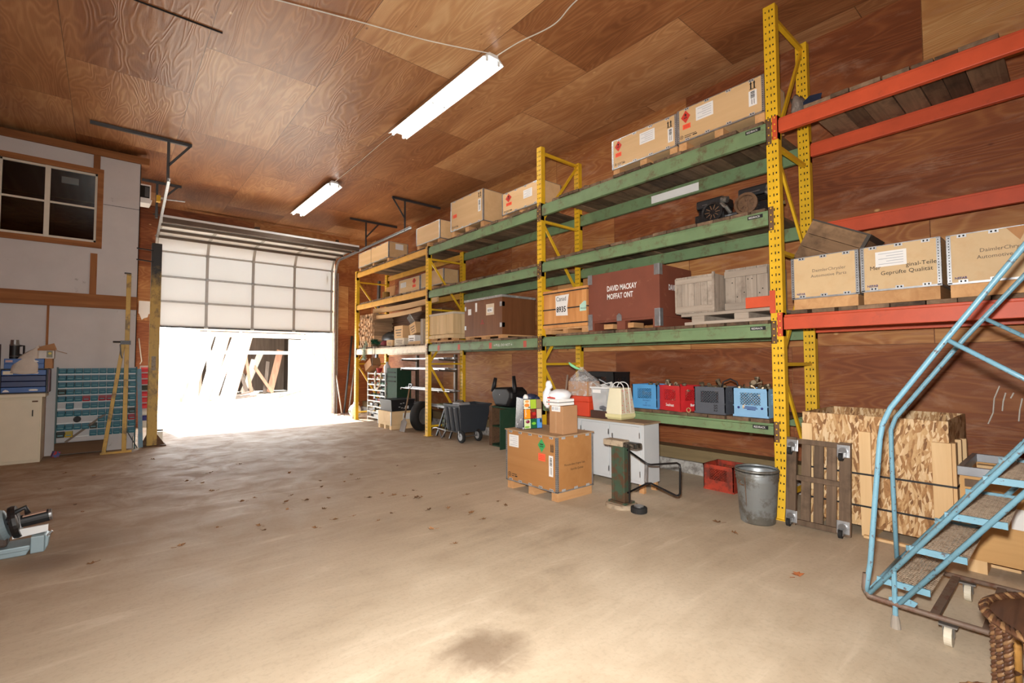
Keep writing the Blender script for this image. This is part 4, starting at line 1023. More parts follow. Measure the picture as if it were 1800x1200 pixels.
# ------------------------------------------------------------------ OSB crate
ob = osb('strand_board')
w = thing('strand_board_crate', 'large open crate of pale strand board with timber battens and black straps behind the dolly', 'crate', (5.1, 1.12, 0))
q0, q1 = .64, 1.60
MB().box(4.70, 4.715, q0, q1, .07, .955).build('front_panel', ob, w)
MB().box(5.49, 5.505, q0, q1, .07, .955).build('rear_panel', ob, w)
MB().box(4.715, 5.49, q0, q0 + .015, .07, .955).build('end_panel', ob, w); MB().box(4.715, 5.49, q1 - .015, q1, .07, .955).build('end_panel', ob, w)
MB().box(4.715, 5.49, q0 + .015, q1 - .015, .07, .085).build('base_panel', ob, w)
pb = wood('pale_batten', srgb(204, 164, 112), srgb(236, 204, 158), 'z', .4, rv=.03)
for a, b_, z0, z1 in ((1.52, 1.60, .30, .86), (1.105, 1.185, .0, .83), (.625, .735, .12, .80)): MB().box(4.672, 4.699, a, b_, z0, z1).build('batten', pb, w, bevel=.003)
for x in (4.70, 4.95, 5.2): MB().box(x, x + .05 + .04*(x < 4.8), q0 - .035, q0, .05, .80 - .02*(x > 5)).build('batten', pb, w, bevel=.003)
for y in (q0 + .05, 1.1, q1 - .1): MB().box(4.72, 5.48, y, y + .09, 0, .07).build('skid', pb, w)
for z in (.49, .235):
    MB().box(4.668, 4.671, q0 - .04, q1, z - .007, z + .007).box(4.671, 5.4, q0 - .040, q0 - .0365, z - .007, z + .007).build('strap', M['black'], w)
one('floor_batten', 'thin pale timber strip lying on the floor along the front of the strand board crate', 'timber', MB().box(4.62, 4.655, .30, 1.16, 0, .018), pb, (4.63, .7, 0))
# plywood bin on the right behind the steps
w = thing('plywood_bin', 'open plywood bin with a grey steel rim at the right edge, behind the blue steps', 'crate', (4.8, .15, 0))
pbn = wood('yellow_bin_ply', srgb(178, 134, 82), srgb(212, 168, 112), 'y', .3, rv=.02)
for nm_, bx in (('front_panel', (4.42, 4.435, -.45, .555)), ('rear_panel', (5.085, 5.10, -.45, .555)), ('end_panel', (4.435, 5.085, .54, .555)), ('end_panel', (4.435, 5.085, -.45, -.435))):
    MB().box(*bx, .085, .655).build(nm_, pbn, w)
MB().box(4.435, 5.085, -.435, .54, .085, .10).build('base_panel', pbn, w)
MB().box(4.41, 4.44, -.46, .565, .63, .69).box(5.08, 5.11, -.46, .565, .63, .69).box(4.44, 5.08, .535, .565, .63, .69).box(4.44, 5.08, -.46, -.43, .63, .69).build('steel_rim', paint('grey_rim', srgb(140, 142, 146), .45, .5), w, bevel=.003)
MB().box(4.44, 4.52, .30, .53, .56, .62).box(5.0, 5.08, .30, .53, .56, .62).build('inner_batten', pb, w)
MB().box(4.408, 4.4195, .46, .53, .56, .61).build('dark_patch', dk, w)
MB().box(4.4175, 4.4195, -.28, .32, .33, .46).build('white_sheet', M['paper'], w)
for y in (-.4, .02, .44): MB().box(4.43, 5.09, y, y + .10, 0, .085).build('skid', pb, w)

# ------------------------------------------------------------------ blue rolling steps
bl = paint('chipped_blue_paint', srgb(112, 156, 174), .4, c2=srgb(84, 58, 46), scale=22, amt=.85, edge=(.585, .635), var=.06)
rs = paint('rusty_tube', srgb(112, 92, 78), .6, c2=srgb(96, 56, 38), scale=8, amt=.8)
L = thing('rolling_steps', 'light blue rolling warehouse steps with expanded mesh treads, rusty base and tall handrails', 'steps', (3.55, .1, 0))
xa, xb = 3.20, 3.88
def pY(z, o=0): return .773 - (z - .164)/1.42 + o
st1 = [(xa, .785, .14), (xa, pY(1.9), 1.9)]
MB().tube(st1, .0125, 10).build('stringer', bl, L, smooth=True); MB().tube([(xb, .785, .14), (xb, pY(1.9), 1.9)], .0125, 10).build('stringer', bl, L, smooth=True)
MB().tube([(xa, .656, .13), (xa, .656 - (1.7 - .144)/1.405, 1.7)], .0125, 10).build('stringer', bl, L, smooth=True); MB().tube([(xb, .656, .13), (xb, .656 - (1.7 - .144)/1.405, 1.7)], .0125, 10).build('stringer', bl, L, smooth=True)
meshm = paint('dirty_mesh', srgb(168, 150, 130), .6, .2, c2=srgb(112, 92, 74), scale=20, amt=.6)
def tread(z, y0, y1):
    t = sub_empty('tread', L)
    MB().box(xa + .0, xa + .012, y1, y0 + .02, z - .016, z + .016).build('side_plate', bl, t)
    MB().box(xb - .012, xb, y1, y0 + .02, z - .016, z + .016).build('side_plate', bl, t)
    mb = MB(); nx, ny = 26, 7
    dx = (xb - xa - .03)/nx; dy = (y0 - y1)/ny
    for i in range(nx):
        for j in range(ny + 1):
            x0 = xa + .015 + i*dx; yb_ = y1 + j*dy
            if j < ny:
                mb.bar((x0, yb_ + dy/2, z), (x0 + dx/2, yb_ + dy, z), .0034, .004); mb.bar((x0 + dx/2, yb_ + dy, z), (x0 + dx, yb_ + dy/2, z), .0034, .004)
                mb.bar((x0, yb_ + dy/2, z), (x0 + dx/2, yb_, z), .0034, .004); mb.bar((x0 + dx/2, yb_, z), (x0 + dx, yb_ + dy/2, z), .0034, .004)
    # turned-down nose
    for i in range(nx):
        for j in range(2):
            x0 = xa + .015 + i*dx; P_ = lambda a, b: (x0 + a*dx, y0 + .028*b, z - .004 - b*.045)
            mb.bar(P_(0, j + .5), P_(.5, j + 1), .0034, .004, up=(0, 1, 0)); mb.bar(P_(.5, j + 1), P_(1, j + .5), .0034, .004, up=(0, 1, 0))
            mb.bar(P_(0, j + .5), P_(.5, j), .0034, .004, up=(0, 1, 0)); mb.bar(P_(.5, j), P_(1, j + .5), .0034, .004, up=(0, 1, 0))
    mb.build('mesh_plate', meshm, t)
    MB().tube([(xa, y0 + .056, z - .094), (xb, y0 + .056, z - .094)], .008, 6).build('nose_rod', meshm, t)
for i in range(7):
    z = .225 + .2035*i; tread(z, pY(z) - .0, pY(z) - .20)
h1 = [(xa, .80, .14), (xa, .79, .22), (xa, .777, .30), (xa, .746, .642), (xa, .714, .98), (xa, .70, 1.06), (xa, .664, 1.148), (xa, .428, 1.509), (xa, .149, 1.924), (xa, -.35, 2.66)]
h2 = [(xb, .80, .14), (xb, .805, .45), (xb, .808, .80), (xb, .806, .955), (xb, .780, 1.035), (xb, .442, 1.529), (xb, .185, 1.87), (xb, -.4, 2.65)]
MB().tube(h1, .013, 12).build('handrail', bl, L, smooth=True); MB().tube(h2, .013, 12).build('handrail', bl, L, smooth=True)
MB().tube([(xa, .426, 1.504), (xa, .17, 1.317), (xa, -.35, .94)], .0115, 10).build('brace_rail', bl, L, smooth=True)
MB().tube([(xb, .36, 1.65), (xb, -.4, 1.10)], .0115, 10).build('brace_rail', bl, L, smooth=True)
MB().tube([(xa, -.35, 2.66), (xa, -.42, 1.2), (xa, -.42, .14)], .015, 10).build('rear_post', bl, L, smooth=True); MB().tube([(xb, -.4, 2.65), (xb, -.42, 1.2), (xb, -.42, .14)], .015, 10).build('rear_post', bl, L, smooth=True)
MB().tube([(xa, .80, .24), (xa, .808, .16), (xa, .79, .125), (xa, .72, .122), (xa, -.5, .122)], .0135, 10).build('base_rail', rs, L, smooth=True)
MB().tube([(xb, .80, .122), (xb, -.5, .122)], .0135, 10).build('base_rail', rs, L, smooth=True)
for y in (.52, .33, -.4): MB().box(xa + .01, xb - .01, y - .018, y + .018, .112, .126).build('base_crosspiece', rs, L)
MB().tube([(xa, .785, .15), (xb, .785, .15)], .012, 8).build('base_crosspiece', bl, L, smooth=True)
MB().add([(xa - .003, .70, .125), (xa - .003, .60, .125), (xa - .003, .58, .16), (xa - .003, .64, .175), (xa - .003, .70, .15)], [(0, 1, 2, 3, 4)]).build('gusset', bl, L, solid=.006)
def cast(x, y):
    c = sub_empty('caster', L)
    MB().box(x - .03, x + .03, y - .035, y + .035, .098, .106).prism([(x - .02, .10), (x + .02, .10), (x + .012, .045), (x - .012, .045)], y - .022, y - .018, 'y').prism([(x - .02, .10), (x + .02, .10), (x + .012, .045), (x - .012, .045)], y + .018, y + .022, 'y').build('caster_fork', M['steel'], c)
    MB().disc((x, y, .048), (0, 1, 0), .048, .03, 22).build('wheel', paint('cream_caster_wheel', srgb(206, 196, 176), .6) if not hasattr(cast, 'm') else cast.m, c)
for x, y in ((xa, .465), (xb, .47), (xa, -.4), (xb, -.4)): cast(x, y)
for x in (xa, xb):
    f = MB().tube([(x, .675, .30), (x, .675, .06)], .012, 8).build('foot_leg', bl, L)
    MB().lathe([(.014, .065), (.018, .05), (.024, .0)], 12, 0, Matrix.Translation((x, .675, 0))).build('rubber_foot', paint('grey_rubber_foot', srgb(150, 140, 128), .7), f)
# ================================================================== things on the honey coloured crate
CZT = .6555
b = thing('shopping_bag', 'glossy reusable shopping bag with a grid of coloured food pictures, on the honey coloured crate', 'bag', (3.674, 4.065, CZT), rot=(0, 0, R(-13)))
# local: front picture face looks to -y
nvy = paint('navy_bag_film', srgb(26, 32, 56), .25, c2=srgb(222, 224, 232), scale=13, amt=.95, edge=(.60, .635)); nvd = paint('navy_cloth', srgb(28, 38, 66), .5)
bw, bd, bh = .245, .19, .335
MB().add([(-bw/2,-bd/2,0),(bw/2,-bd/2,0),(bw/2,bd/2,0),(-bw/2,bd/2,0),(-bw/2+.01,-bd/2+.015,bh),(bw/2-.005,-bd/2+.02,bh-.01),(bw/2-.01,bd/2-.02,bh),(-bw/2+.012,bd/2-.01,bh+.01)],
         [(0,3,2,1),(0,1,5,4),(1,2,6,5),(2,3,7,6),(3,0,4,7)]).build('bag_body', nvy, b, solid=.003)
MB().add([(-bw/2-.001,-bd/2-.002,0),(-bw/2+.045,-bd/2-.002,0),(-bw/2+.05,-bd/2+.012,bh),(-bw/2+.009,-bd/2+.012,bh)], [(0,1,2,3)]).build('navy_edge', nvd, b) if False else None
cols = [[('cream', (238, 226, 196)), ('lime', (166, 196, 60)), ('beige', (150, 128, 96))], [('amber', (240, 150, 36)), ('cherry', (132, 34, 30)), ('tan', (206, 190, 160))], [('pale_green', (208, 222, 170)), ('deep_green', (30, 96, 62)), ('sky', (84, 148, 214))]]
def bp(u, v, off=.003):
    return (-bw/2 + .012 + u*(bw - .016) , -bd/2 + .017*v - off, v*(bh - .012) + .004)
for r in range(3):
    for c in range(3):
        u0, u1 = (0, .37, .71, 1)[c] + .008, (0, .37, .71, 1)[c+1] - .008; v0, v1 = 1 - (r+1)/3 + .008, 1 - r/3 - .008
        MB().add([bp(u0, v0), bp(u1, v0), bp(u1, v1), bp(u0, v1)], [(0,1,2,3)]).build('picture_panel', paint('print_' + cols[r][c][0], srgb(*cols[r][c][1]), .3, var=.05), b)
def spot(u, v, ru, rv, col, nm_):
    MB().add([bp(u + ru*math.cos(a*math.pi/7), v + rv*math.sin(a*math.pi/7), .0045) for a in range(14)], [tuple(range(14))]).build('picture_detail', paint('print_' + nm_, srgb(*col), .3, var=.1), b)
spot(.19, .93, .11, .045, (226, 160, 90), 'orange_half'); spot(.18, .80, .14, .06, (238, 140, 60), 'orange_whole'); spot(.30, .73, .06, .02, (40, 70, 40), 'leaf')
spot(.56, .50, .10, .06, (190, 50, 44), 'red_fruit'); spot(.53, .60, .12, .04, (110, 76, 50), 'brown_fruit')
spot(.20, .24, .11, .06, (130, 40, 74), 'onion'); spot(.16, .27, .04, .03, (226, 190, 210), 'onion_light'); spot(.16, .06, .14, .03, (120, 176, 60), 'greens')
spot(.54, .17, .12, .05, (120, 190, 60), 'salad'); spot(.93, .25, .05, .07, (30, 50, 50), 'dark_fish')
text(b, 'bag_lettering', 'organics', (0, 0, 0), .028, (Vector((0, 0, 1)), Vector((-1, 0, 0))), M['paper']).location = Vector(bp(.12, .40, .005))
rd = random.Random(5)
for i, (x, y, z, rx, ry, rz, m_, nm_) in enumerate(((.02, -.01, .34, .075, .06, .045, nvd, 'navy'), (.085, -.02, .315, .045, .05, .05, nvd, 'navy'), (-.06, -.04, .335, .03, .03, .045, M['paper'], 'white'))):
    MB().blob((x, y, z), rx, ry, rz, 14, 9, jit=.12, rd=rd).build(nm_ + '_clothing', m_, b, smooth=True)
b = thing('cardboard_box', 'tall brown cardboard box with a white shipping label on the honey coloured crate', 'box', (3.69, 3.54, CZT))
MB().box(3.58, 3.80, 3.44, 3.635, CZT, .945).build('carton', card, b, bevel=.003)
MB().box(3.5785, 3.58, 3.475, 3.60, .885, .942).build('shipping_label', M['paper'], b)
t = MB()
for y, w_ in ((3.58, .02), (3.545, .012), (3.52, .018), (3.49, .008)): t.box(3.5775, 3.5785, y - w_/2, y + w_/2, .90, .93)
t.build('printing', paper_ink, b)
MB().box(3.5788, 3.58, 3.53, 3.55, CZT + .01, .885).box(3.578, 3.802, 3.53, 3.55, .945, .9465).build('packing_tape', paint('clear_tape', srgb(190, 150, 112), .25), b)
b = thing('boxed_parcels', 'white bagged parcels with thin orange and red marks stacked on the tall cardboard box', 'parcel', (3.66, 3.54, .947))
for i, z in enumerate((.95, .985)):
    q = MB().box(3.52, 3.76, 3.445, 3.63, z, z + .03).build('parcel', M['paper'], b, bevel=.006)
    MB().box(3.5185, 3.52, 3.57, 3.59, z + .008, z + .02).build('orange_mark', M['org_lab'], q)
MB().box(3.525, 3.755, 3.45, 3.625, .980, .985).build('dark_band', M['black'], b)
pl = paint('white_plastic_bag', srgb(236, 236, 238), .35, var=.03)
mb = MB(); mb.blob((3.64, 3.54, 1.055), .13, .115, .06, 16, 9, jit=.08, rd=rd); mb.build('white_bag', pl, b, smooth=True)
MB().blob((3.58, 3.66, 1.02), .06, .05, .11, 14, 9, jit=.12, rd=rd).build('white_bag', pl, b, smooth=True)
MB().blob((3.60, 3.66, 1.15), .04, .035, .05, 12, 8, jit=.2, rd=rd).build('bag_knot', pl, b, smooth=True)
MB().add([(3.512, y, z) for y, z in ((3.60, 1.022), (3.545, 1.025), (3.48, 1.022), (3.48, 1.034), (3.56, 1.04), (3.60, 1.035))], [(0,1,2,3,4,5)]).build('red_print', M['red_lab'], b)
one('scrap_bundle', 'small bundle of brown scraps between the shopping bag and the tall cardboard box', 'scraps', MB().blob((3.80, 3.76, .80), .05, .06, .10, 10, 7, jit=.25, rd=rd).box(3.77, 3.83, 3.71, 3.80, CZT, .72), paint('brown_scrap', srgb(108, 86, 60), .8, c2=srgb(150, 140, 110), scale=20, amt=.8), (3.8, 3.76, CZT))

# ================================================================== green stand with handle on the floor
gs = paint('old_green_machine', srgb(72, 92, 74), .5, .3, c2=srgb(96, 72, 54), scale=6, amt=.95, edge=(.46, .54)); dusty = paint('dusty_grey_paint', srgb(172, 154, 130), .8, c2=srgb(90, 76, 60), scale=10, amt=.5)
s = thing('floor_stand', 'old green metal post stand with round base and bent black handle before the cabinet', 'stand', (3.86, 2.93, 0))
cx, cy = 3.86, 2.93
MB().lathe([(0, .0), (.155, .0), (.155, .022), (.14, .035), (0, .04)], 28, 0, Matrix.Translation((cx, cy, 0))).build('base', dusty, s)
MB().box(cx - .05, cx + .05, cy - .075, cy + .075, .04, .58).box(cx - .056, cx - .05, cy - .075, cy - .05, .04, .58).box(cx - .056, cx - .05, cy + .05, cy + .075, .04, .58).build('post', gs, s, bevel=.004)
MB().box(cx - .075, cx + .075, cy - .10, cy + .10, .035, .055).build('foot_flange', gs, s)
MB().box(cx - .06, cx + .06, cy - .06, cy + .17, .58, .635).build('top_block', dusty, s, bevel=.005)
MB().box(cx - .05, cx + .05, cy - .215, cy - .06, .575, .625).build('top_arm', paint('worn_black_arm', srgb(50, 48, 44), .4, .5, c2=srgb(150, 140, 124), scale=12, amt=.7), s, bevel=.012)
MB().disc((cx - .05, cy - .235, .028), (0, 0, 1), .075, .05, 26).build('wheel', M['rubber'], s, bevel=.006)
MB().disc((cx - .05, cy - .235, .058), (0, 0, 1), .045, .012, 20).build('wheel_disc', M['steel'], s)
MB().tube([(cx - .03, cy - .115, .06), (cx - .03, cy - .115, .575)], .007, 8).build('rod', M['blackm'], s)
MB().tube([(cx, cy - .075, .55), (cx + .03, cy - .24, .46), (cx + .04, cy - .27, .44), (cx + .06, cy - .30, .435), (cx + .09, cy - .55, .485), (cx + .09, cy - .575, .475), (cx + .09, cy - .58, .44), (cx + .09, cy - .575, .22), (cx + .09, cy - .56, .20), (cx + .08, cy - .54, .195), (cx + .05, cy - .30, .265), (cx + .03, cy - .27, .26), (cx, cy - .075, .14)], .0095, 10).build('handle', paint('black_steel_tube', srgb(44, 42, 42), .3, .7), s, smooth=True)
MB().bar((cx + .04, cy - .26, .43), (cx + .035, cy - .255, .27), .03, .012, up=(1, 0, 0)).build('handle_plate', M['galv'], s)

# ================================================================== engines on the second shelf
def engine(label, x, y, z, sgn):
    e = thing('small_engine', label, 'engine', (x, y, z), 'small engines on the second green shelf', rot=(0, 0, 0))
    MB().box(-.13, .15, -.15, .16, .02, .14).box(-.10, .12, -.17, .18, 0, .04).build('crankcase', M['blackm'], e, bevel=.012)
    for k in range(7): MB().box(-.10, .12, -.13, .13, .14 + k*.014, .147 + k*.014).build('cooling_fin', M['blackm'], e)
    MB().box(-.12, .13, -.14, .15, .21, .31).build('top_cover', M['black'], e, bevel=.02)
    MB().box(-.122, -.12, -.06, .08, .245, .252).build('chrome_strip', M['steel'], e)
    MB().lathe([(0, .0), (.05, .0), (.105, -.02), (.11, -.05), (.085, -.055), (.08, -.03), (0, -.03)], 24, 0, Matrix.Translation((-.13, sgn*.05, .13)) @ Euler((0, R(90), 0)).to_matrix().to_4x4()).build('fan_housing', M['rust'] if sgn > 0 else M['blackm'], e)
    for k in range(10):
        a = k*math.pi/5; MB().bar((-.155, sgn*.05 + .03*math.cos(a), .13 + .03*math.sin(a)), (-.155, sgn*.05 + .095*math.cos(a), .13 + .095*math.sin(a)), .008, .02, up=(1, 0, 0)).build('fan_blade', M['rust'], e)
    MB().tube([(-.11, -.12, .20), (-.16, -.14, .20), (-.17, -.19, .15), (-.12, -.21, .09)], .02, 10).disc((-.15, -.17, .24), (0, 1, .3), .035, .06, 14).build('carburettor', paint('cast_alloy', srgb(160, 158, 152), .35, .8, c2=srgb(60, 58, 54), scale=22, amt=.8), e)
    MB().disc((-.02, -.17, .10), (0, 1, 0), .02, .14, 12).build('shaft', M['steel'], e)
    return e
ZE = 2.847
engine('left of two black engines on the second green shelf, flat ribbed cover on top', 5.0, 2.50, ZE, -1).scale = (1, 1.05, .95)
engine('right of two black engines, rusty round fan, half behind the near yellow upright', 5.02, 2.055, ZE, 1).scale = (1, 1.05, 1.0)
# lumps and a cloth on the top orange planks
one('blue_cloth', 'dark blue folded cloth lying on the high orange shelf behind the near upright', 'cloth', MB().add([(4.95, 1.66, 3.79), (4.86, 1.52, 3.83), (4.80, 1.40, 3.785), (4.80, 1.42, 3.70), (4.9, 1.56, 3.69), (5.05, 1.58, 3.70), (5.1, 1.60, 3.79)], [(0,1,2,3,4), (0,4,5,6), (1,6,5,2), (0,6,1), (2,5,3), (3,5,4)]), paint('navy_canvas', srgb(30, 40, 66), .8), (4.9, 1.55, 3.685), solid=.004)
one('grey_sack', 'crumpled grey sack on the high orange shelf next to the blue cloth', 'sack', MB().blob((5.0, 1.64, 3.80), .19, .065, .115, 16, 9, jit=.14, rd=rd), paint('grey_sacking', srgb(118, 104, 94), .9, c2=srgb(170, 156, 140), scale=9, amt=.6), (5.1, 1.66, 3.685), smooth=True)
for i, (x, y, z, a) in enumerate(((4.80, 7.45, 2.81, .3), (4.82, 6.0, 2.81, .9), (4.79, 5.45, 2.81, .1), (4.80, 5.75, 2.81, 1.4), (4.8, 4.4, 3.681, .5), (4.78, 4.1, 3.681, 1.0), (4.82, 4.6, 2.847, .3), (4.80, 4.2, 2.847, 1.2), (4.77, 5.98, 3.656, .4), (4.78, 5.2, 3.656, .8), (4.79, 3.9, 3.681, .2))):
    one('timber_offcut', 'small timber offcut lying on the planks at the front of a green shelf', 'timber', MB().box(-.02, .025, -.045, .05, 0, .032, M=Mx((x, y, z), a)), M['deck'] if i % 3 else M['skid'], (x, y, z), 'timber offcuts on the green shelves')

# ================================================================== green cabinet with an upturned chair shell
gg = paint('dark_green_cabinet', srgb(36, 64, 46), .75, c2=srgb(54, 70, 50), scale=4, amt=.3, spec=.25)
c = thing('green_cabinet', 'dark green metal cabinet with its door hanging open, behind the honey coloured crate', 'cabinet', (5.2, 6.25, 0))
MB().box(4.98, 5.42, 5.90, 5.92, 0, .66).box(4.98, 5.42, 6.48, 6.50, 0, .66).box(4.98, 5.42, 5.92, 6.48, .64, .66).box(4.98, 5.42, 5.92, 6.48, 0, .02).box(5.40, 5.42, 5.92, 6.48, .02, .64).build('body', gg, c)
MB().box(4.99, 5.40, 5.92, 6.48, .32, .335).build('shelf', gg, c)
MB().box(4.72, 4.98, 5.885, 5.90, .03, .655).build('door', gg, c)
MB().box(4.98, 5.41, 6.47, 6.482, .03, .63).box(4.972, 4.98, 6.42, 6.50, 0, .66).build('rust_edge', M['rust'], c)
ch = thing('chair_shell', 'black plastic chair shell with two upright arms lying on the dark green cabinet', 'chair', (5.2, 6.22, .661))
pf = [(-.17, .0), (.17, .0), (.26, .16), (.27, .24), (.18, .31), (-.16, .32), (-.27, .25), (-.26, .15)]
MB().prism([(6.22 + a, .661 + z) for a, z in pf], 5.0, 5.38, 'x').build('seat_shell', M['black'], ch, bevel=.05, bseg=4)
for y, t_ in ((6.49, -.03), (5.95, .03)):
    MB().tube([(5.06, y - t_, .90), (5.07, y, 1.0), (5.08, y + t_, 1.13 + (.04 if y < 6 else 0))], .034, 12, rs=[.03, .036, .028]).build('arm', M['black'], ch, smooth=True)
MB().disc((4.998, 6.25, .86), (1, 0, 0), .008, .004, 8).build('bolt', M['galv'], ch)

# ================================================================== tub cart between the far uprights
tb = paint('dark_grey_tub', srgb(54, 58, 64), .5, var=.08)
k_ = thing('tub_cart', 'dark grey plastic tub cart on two wheels with bent steel legs under the middle bay', 'cart', (4.92, 7.05, 0))
x0, x1, y0, y1, z0, z1 = 4.66, 5.34, 6.93, 7.42, .17, .655
MB().add([(x0+.07,y0+.05,z0),(x1-.09,y0+.05,z0),(x1-.09,y1-.05,z0),(x0+.07,y1-.05,z0),(x0,y0,z1),(x1,y0,z1),(x1,y1,z1),(x0,y1,z1)],
         [(0,3,2,1),(0,1,5,4),(1,2,6,5),(2,3,7,6),(3,0,4,7)]).build('tub', tb, k_, solid=.008)
MB().box(x0-.015, x0+.01, y0-.015, y1+.015, z1-.02, z1+.005).box(x1-.01, x1+.015, y0-.015, y1+.015, z1-.02, z1+.005).box(x0, x1, y0-.015, y0+.01, z1-.02, z1+.005).box(x0, x1, y1-.01, y1+.015, z1-.02, z1+.005).build('rim', tb, k_, bevel=.004)
for j in range(3):
    y = y0 + .10 + j*.145; MB().add([(x0+.062,y,z0+.02),(x0+.062,y+.085,z0+.02),(x0-.004,y+.095,z1-.05),(x0-.004,y-.01,z1-.05),(x0+.04,y+.01,z0+.02),(x0+.04,y+.075,z0+.02),(x0-.022,y+.08,z1-.05),(x0-.022,y+.005,z1-.05)], [(4,5,6,7),(0,4,7,3),(1,2,6,5),(3,7,6,2),(0,1,5,4)]).build('rib', tb, k_, bevel=.01)
MB().tube([(x0+.1, 7.0, .17), (4.72, 7.45, .165), (4.70, 7.75, .19), (4.70, 7.87, .17), (4.72, 7.93, .12)], .014, 10).tube([(x1-.12, 7.0, .17), (5.2, 7.45, .165), (5.2, 7.80, .19), (5.2, 7.93, .12)], .014, 10).build('chassis', M['steel'], k_, smooth=True)
for x in (4.72, 5.2): MB().tube([(x, 7.45, .165), (x, 7.60, .012), (x, 7.72, .18)], .013, 8).build('leg', M['steel'], k_)
MB().tube([(4.70, 6.96, .108), (5.1, 6.96, .108)], .012, 8).build('axle', M['steel'], k_)
for x in (4.72, 5.08):
    MB().disc((x, 6.96, .108), (1, 0, 0), .105, .045, 26).build('wheel', M['rubber'], k_, bevel=.012)
    MB().disc((x - .002, 6.96, .108), (1, 0, 0), .062, .05, 20).build('wheel_hub', M['galv'], k_)
    MB().bar((x - .03, 6.97, .11), (x - .02, 7.02, .2), .012, .03).build('axle_bracket', M['steel'], k_)
o = thing('grey_case', 'grey lidded case with black handle inside the tub cart', 'case', (4.84, 7.2, .30))
MB().box(4.76, 4.98, 7.05, 7.33, .30, .69).build('body', paint('grey_case_plastic', srgb(140, 140, 140), .5), o, bevel=.03); MB().tube([(4.85, 7.08, .68), (4.85, 7.10, .715), (4.85, 7.28, .715), (4.85, 7.30, .68)], .01, 8).build('handle', M['black'], o)

# ================================================================== stuff in the far bay
ncr = wood('pale_new_ply', srgb(208, 172, 122), srgb(236, 208, 164), 'x', .3, rv=.02)
c = thing('pallet_crate', 'pale plywood crate on the floor by the second upright with a black bin on top', 'crate', (4.85, 9.58, 0))
MB().box(4.53, 5.15, 9.27, 9.90, .085, .375).build('body', ncr, c, bevel=.003)
MB().box(4.527, 4.545, 9.267, 9.285, .085, .375).box(4.527, 4.545, 9.885, 9.903, .085, .375).build('edge_strip', M['galv'], c)
for y in (9.32, 9.58, 9.85): MB().box(4.54, 5.14, y - .045, y + .045, 0, .085).build('skid', ncr, c)
MB().box(4.80, 5.02, 9.2675, 9.27, .20, .33).build('address_label', M['paper'], c)
c = thing('black_bin', 'black plastic bin with faded white lettering on the pale plywood crate', 'bin', (4.85, 9.4, .3755))
MB().add([(4.56,9.06+.24,.376),(5.05,9.30,.376),(5.05,9.80,.376),(4.56,9.80,.376),(4.53,9.27,.61),(5.08,9.27,.61),(5.08,9.83,.61),(4.53,9.83,.61)], [(0,3,2,1),(0,1,5,4),(1,2,6,5),(2,3,7,6),(3,0,4,7)]).build('body', M['black'], c, solid=.006)
MB().box(4.515, 5.095, 9.255, 9.845, .60, .62).build('rim', M['black'], c, bevel=.004)
wm = MB()
for a_ in ((.06, .55), (.12, .56), (.03, .48), (.09, .46), (.15, .45)): wm.box(4.68 + a_[0], 4.72 + a_[0], 9.278 + (.56-a_[1])*.13, 9.282 + (.56 - a_[1])*.13, a_[1] - .025, a_[1] + .02)
wm.box(4.86, 4.94, 9.283, 9.288, .42, .48); wm.build('faded_lettering', paint('faded_white', srgb(206, 206, 204), .8), c)
# shelf of small parts and green locker
sh = thing('parts_shelf', 'narrow grey steel shelf of small parts with eight open trays beside the first upright', 'shelf', (5.15, 11.0, 0))
sg = paint('grey_shelf_steel', srgb(176, 176, 172), .5, .2)
MB().box(4.97, 5.0, 10.48, 10.50, 0, 1.16).build('upright', sg, sh); boxes('upright', sg, sh, (4.97, 5.0, 11.46, 11.48, 0, 1.16), (5.30, 5.33, 10.48, 10.50, 0, 1.16), (5.30, 5.33, 11.46, 11.48, 0, 1.16))
MB().box(5.32, 5.33, 10.50, 11.46, .02, 1.14).build('back_panel', M['hole'], sh)
lev = [.06 + k*.132 for k in range(9)]
for z in lev: MB().box(4.97, 5.32, 10.50, 11.46, z, z + .012).box(4.965, 4.97, 10.50, 11.46, z - .002, z + .030).build('tray', sg, sh)
cl4 = [paint('part_red', srgb(170, 44, 44), .6), M['paper'], paint('part_green', srgb(70, 110, 84), .6), M['black'], paint('part_tan', srgb(196, 164, 110), .8), M['steel']]
kk = 0
for z in lev[:-1]:
    y = 10.56
    while y < 11.33:
        kk += 1; l = min(rd.uniform(.07, .22), 11.44 - y); hh = rd.uniform(.03, .085)
        one('spare_part', 'small spare part lying in a tray of the grey parts shelf', 'part', MB().box(5.0 + rd.uniform(0, .06), 5.0 + rd.uniform(.1, .25), y, y + l, z + .0125, z + .0125 + hh) if kk % 3 else MB().disc((5.08, y + l/2, z + .013 + hh/2), (rd.uniform(-1, 1), 1, 0), hh/2, l, 10), cl4[rd.randrange(6)], (5.1, y, z + .0125), 'spare parts in the grey shelf')
        y += l + rd.uniform(.01, .06)
one('rope_loop', 'cream rope hanging in a long loop over the front of the grey parts shelf', 'rope', MB().tube([(4.955, 10.95, 1.17), (4.95, 11.0, 1.05), (4.945, 10.98, .85), (4.945, 10.93, .77), (4.945, 10.85, .76), (4.945, 10.77, .83), (4.95, 10.70, 1.0), (4.955, 10.66, 1.17)], .014, 8), paint('cream_rope', srgb(220, 204, 172), .8), (4.95, 10.8, .76), smooth=True)
one('red_funnel', 'small red cup standing on top of the grey parts shelf', 'cup', MB().lathe([(.05, 0), (.075, .12), (.065, .12), (.045, .01), (0, .01)], 16, 0, Matrix.Translation((5.05, 10.98, 1.147))), cl4[0], (5.05, 10.98, 1.147))
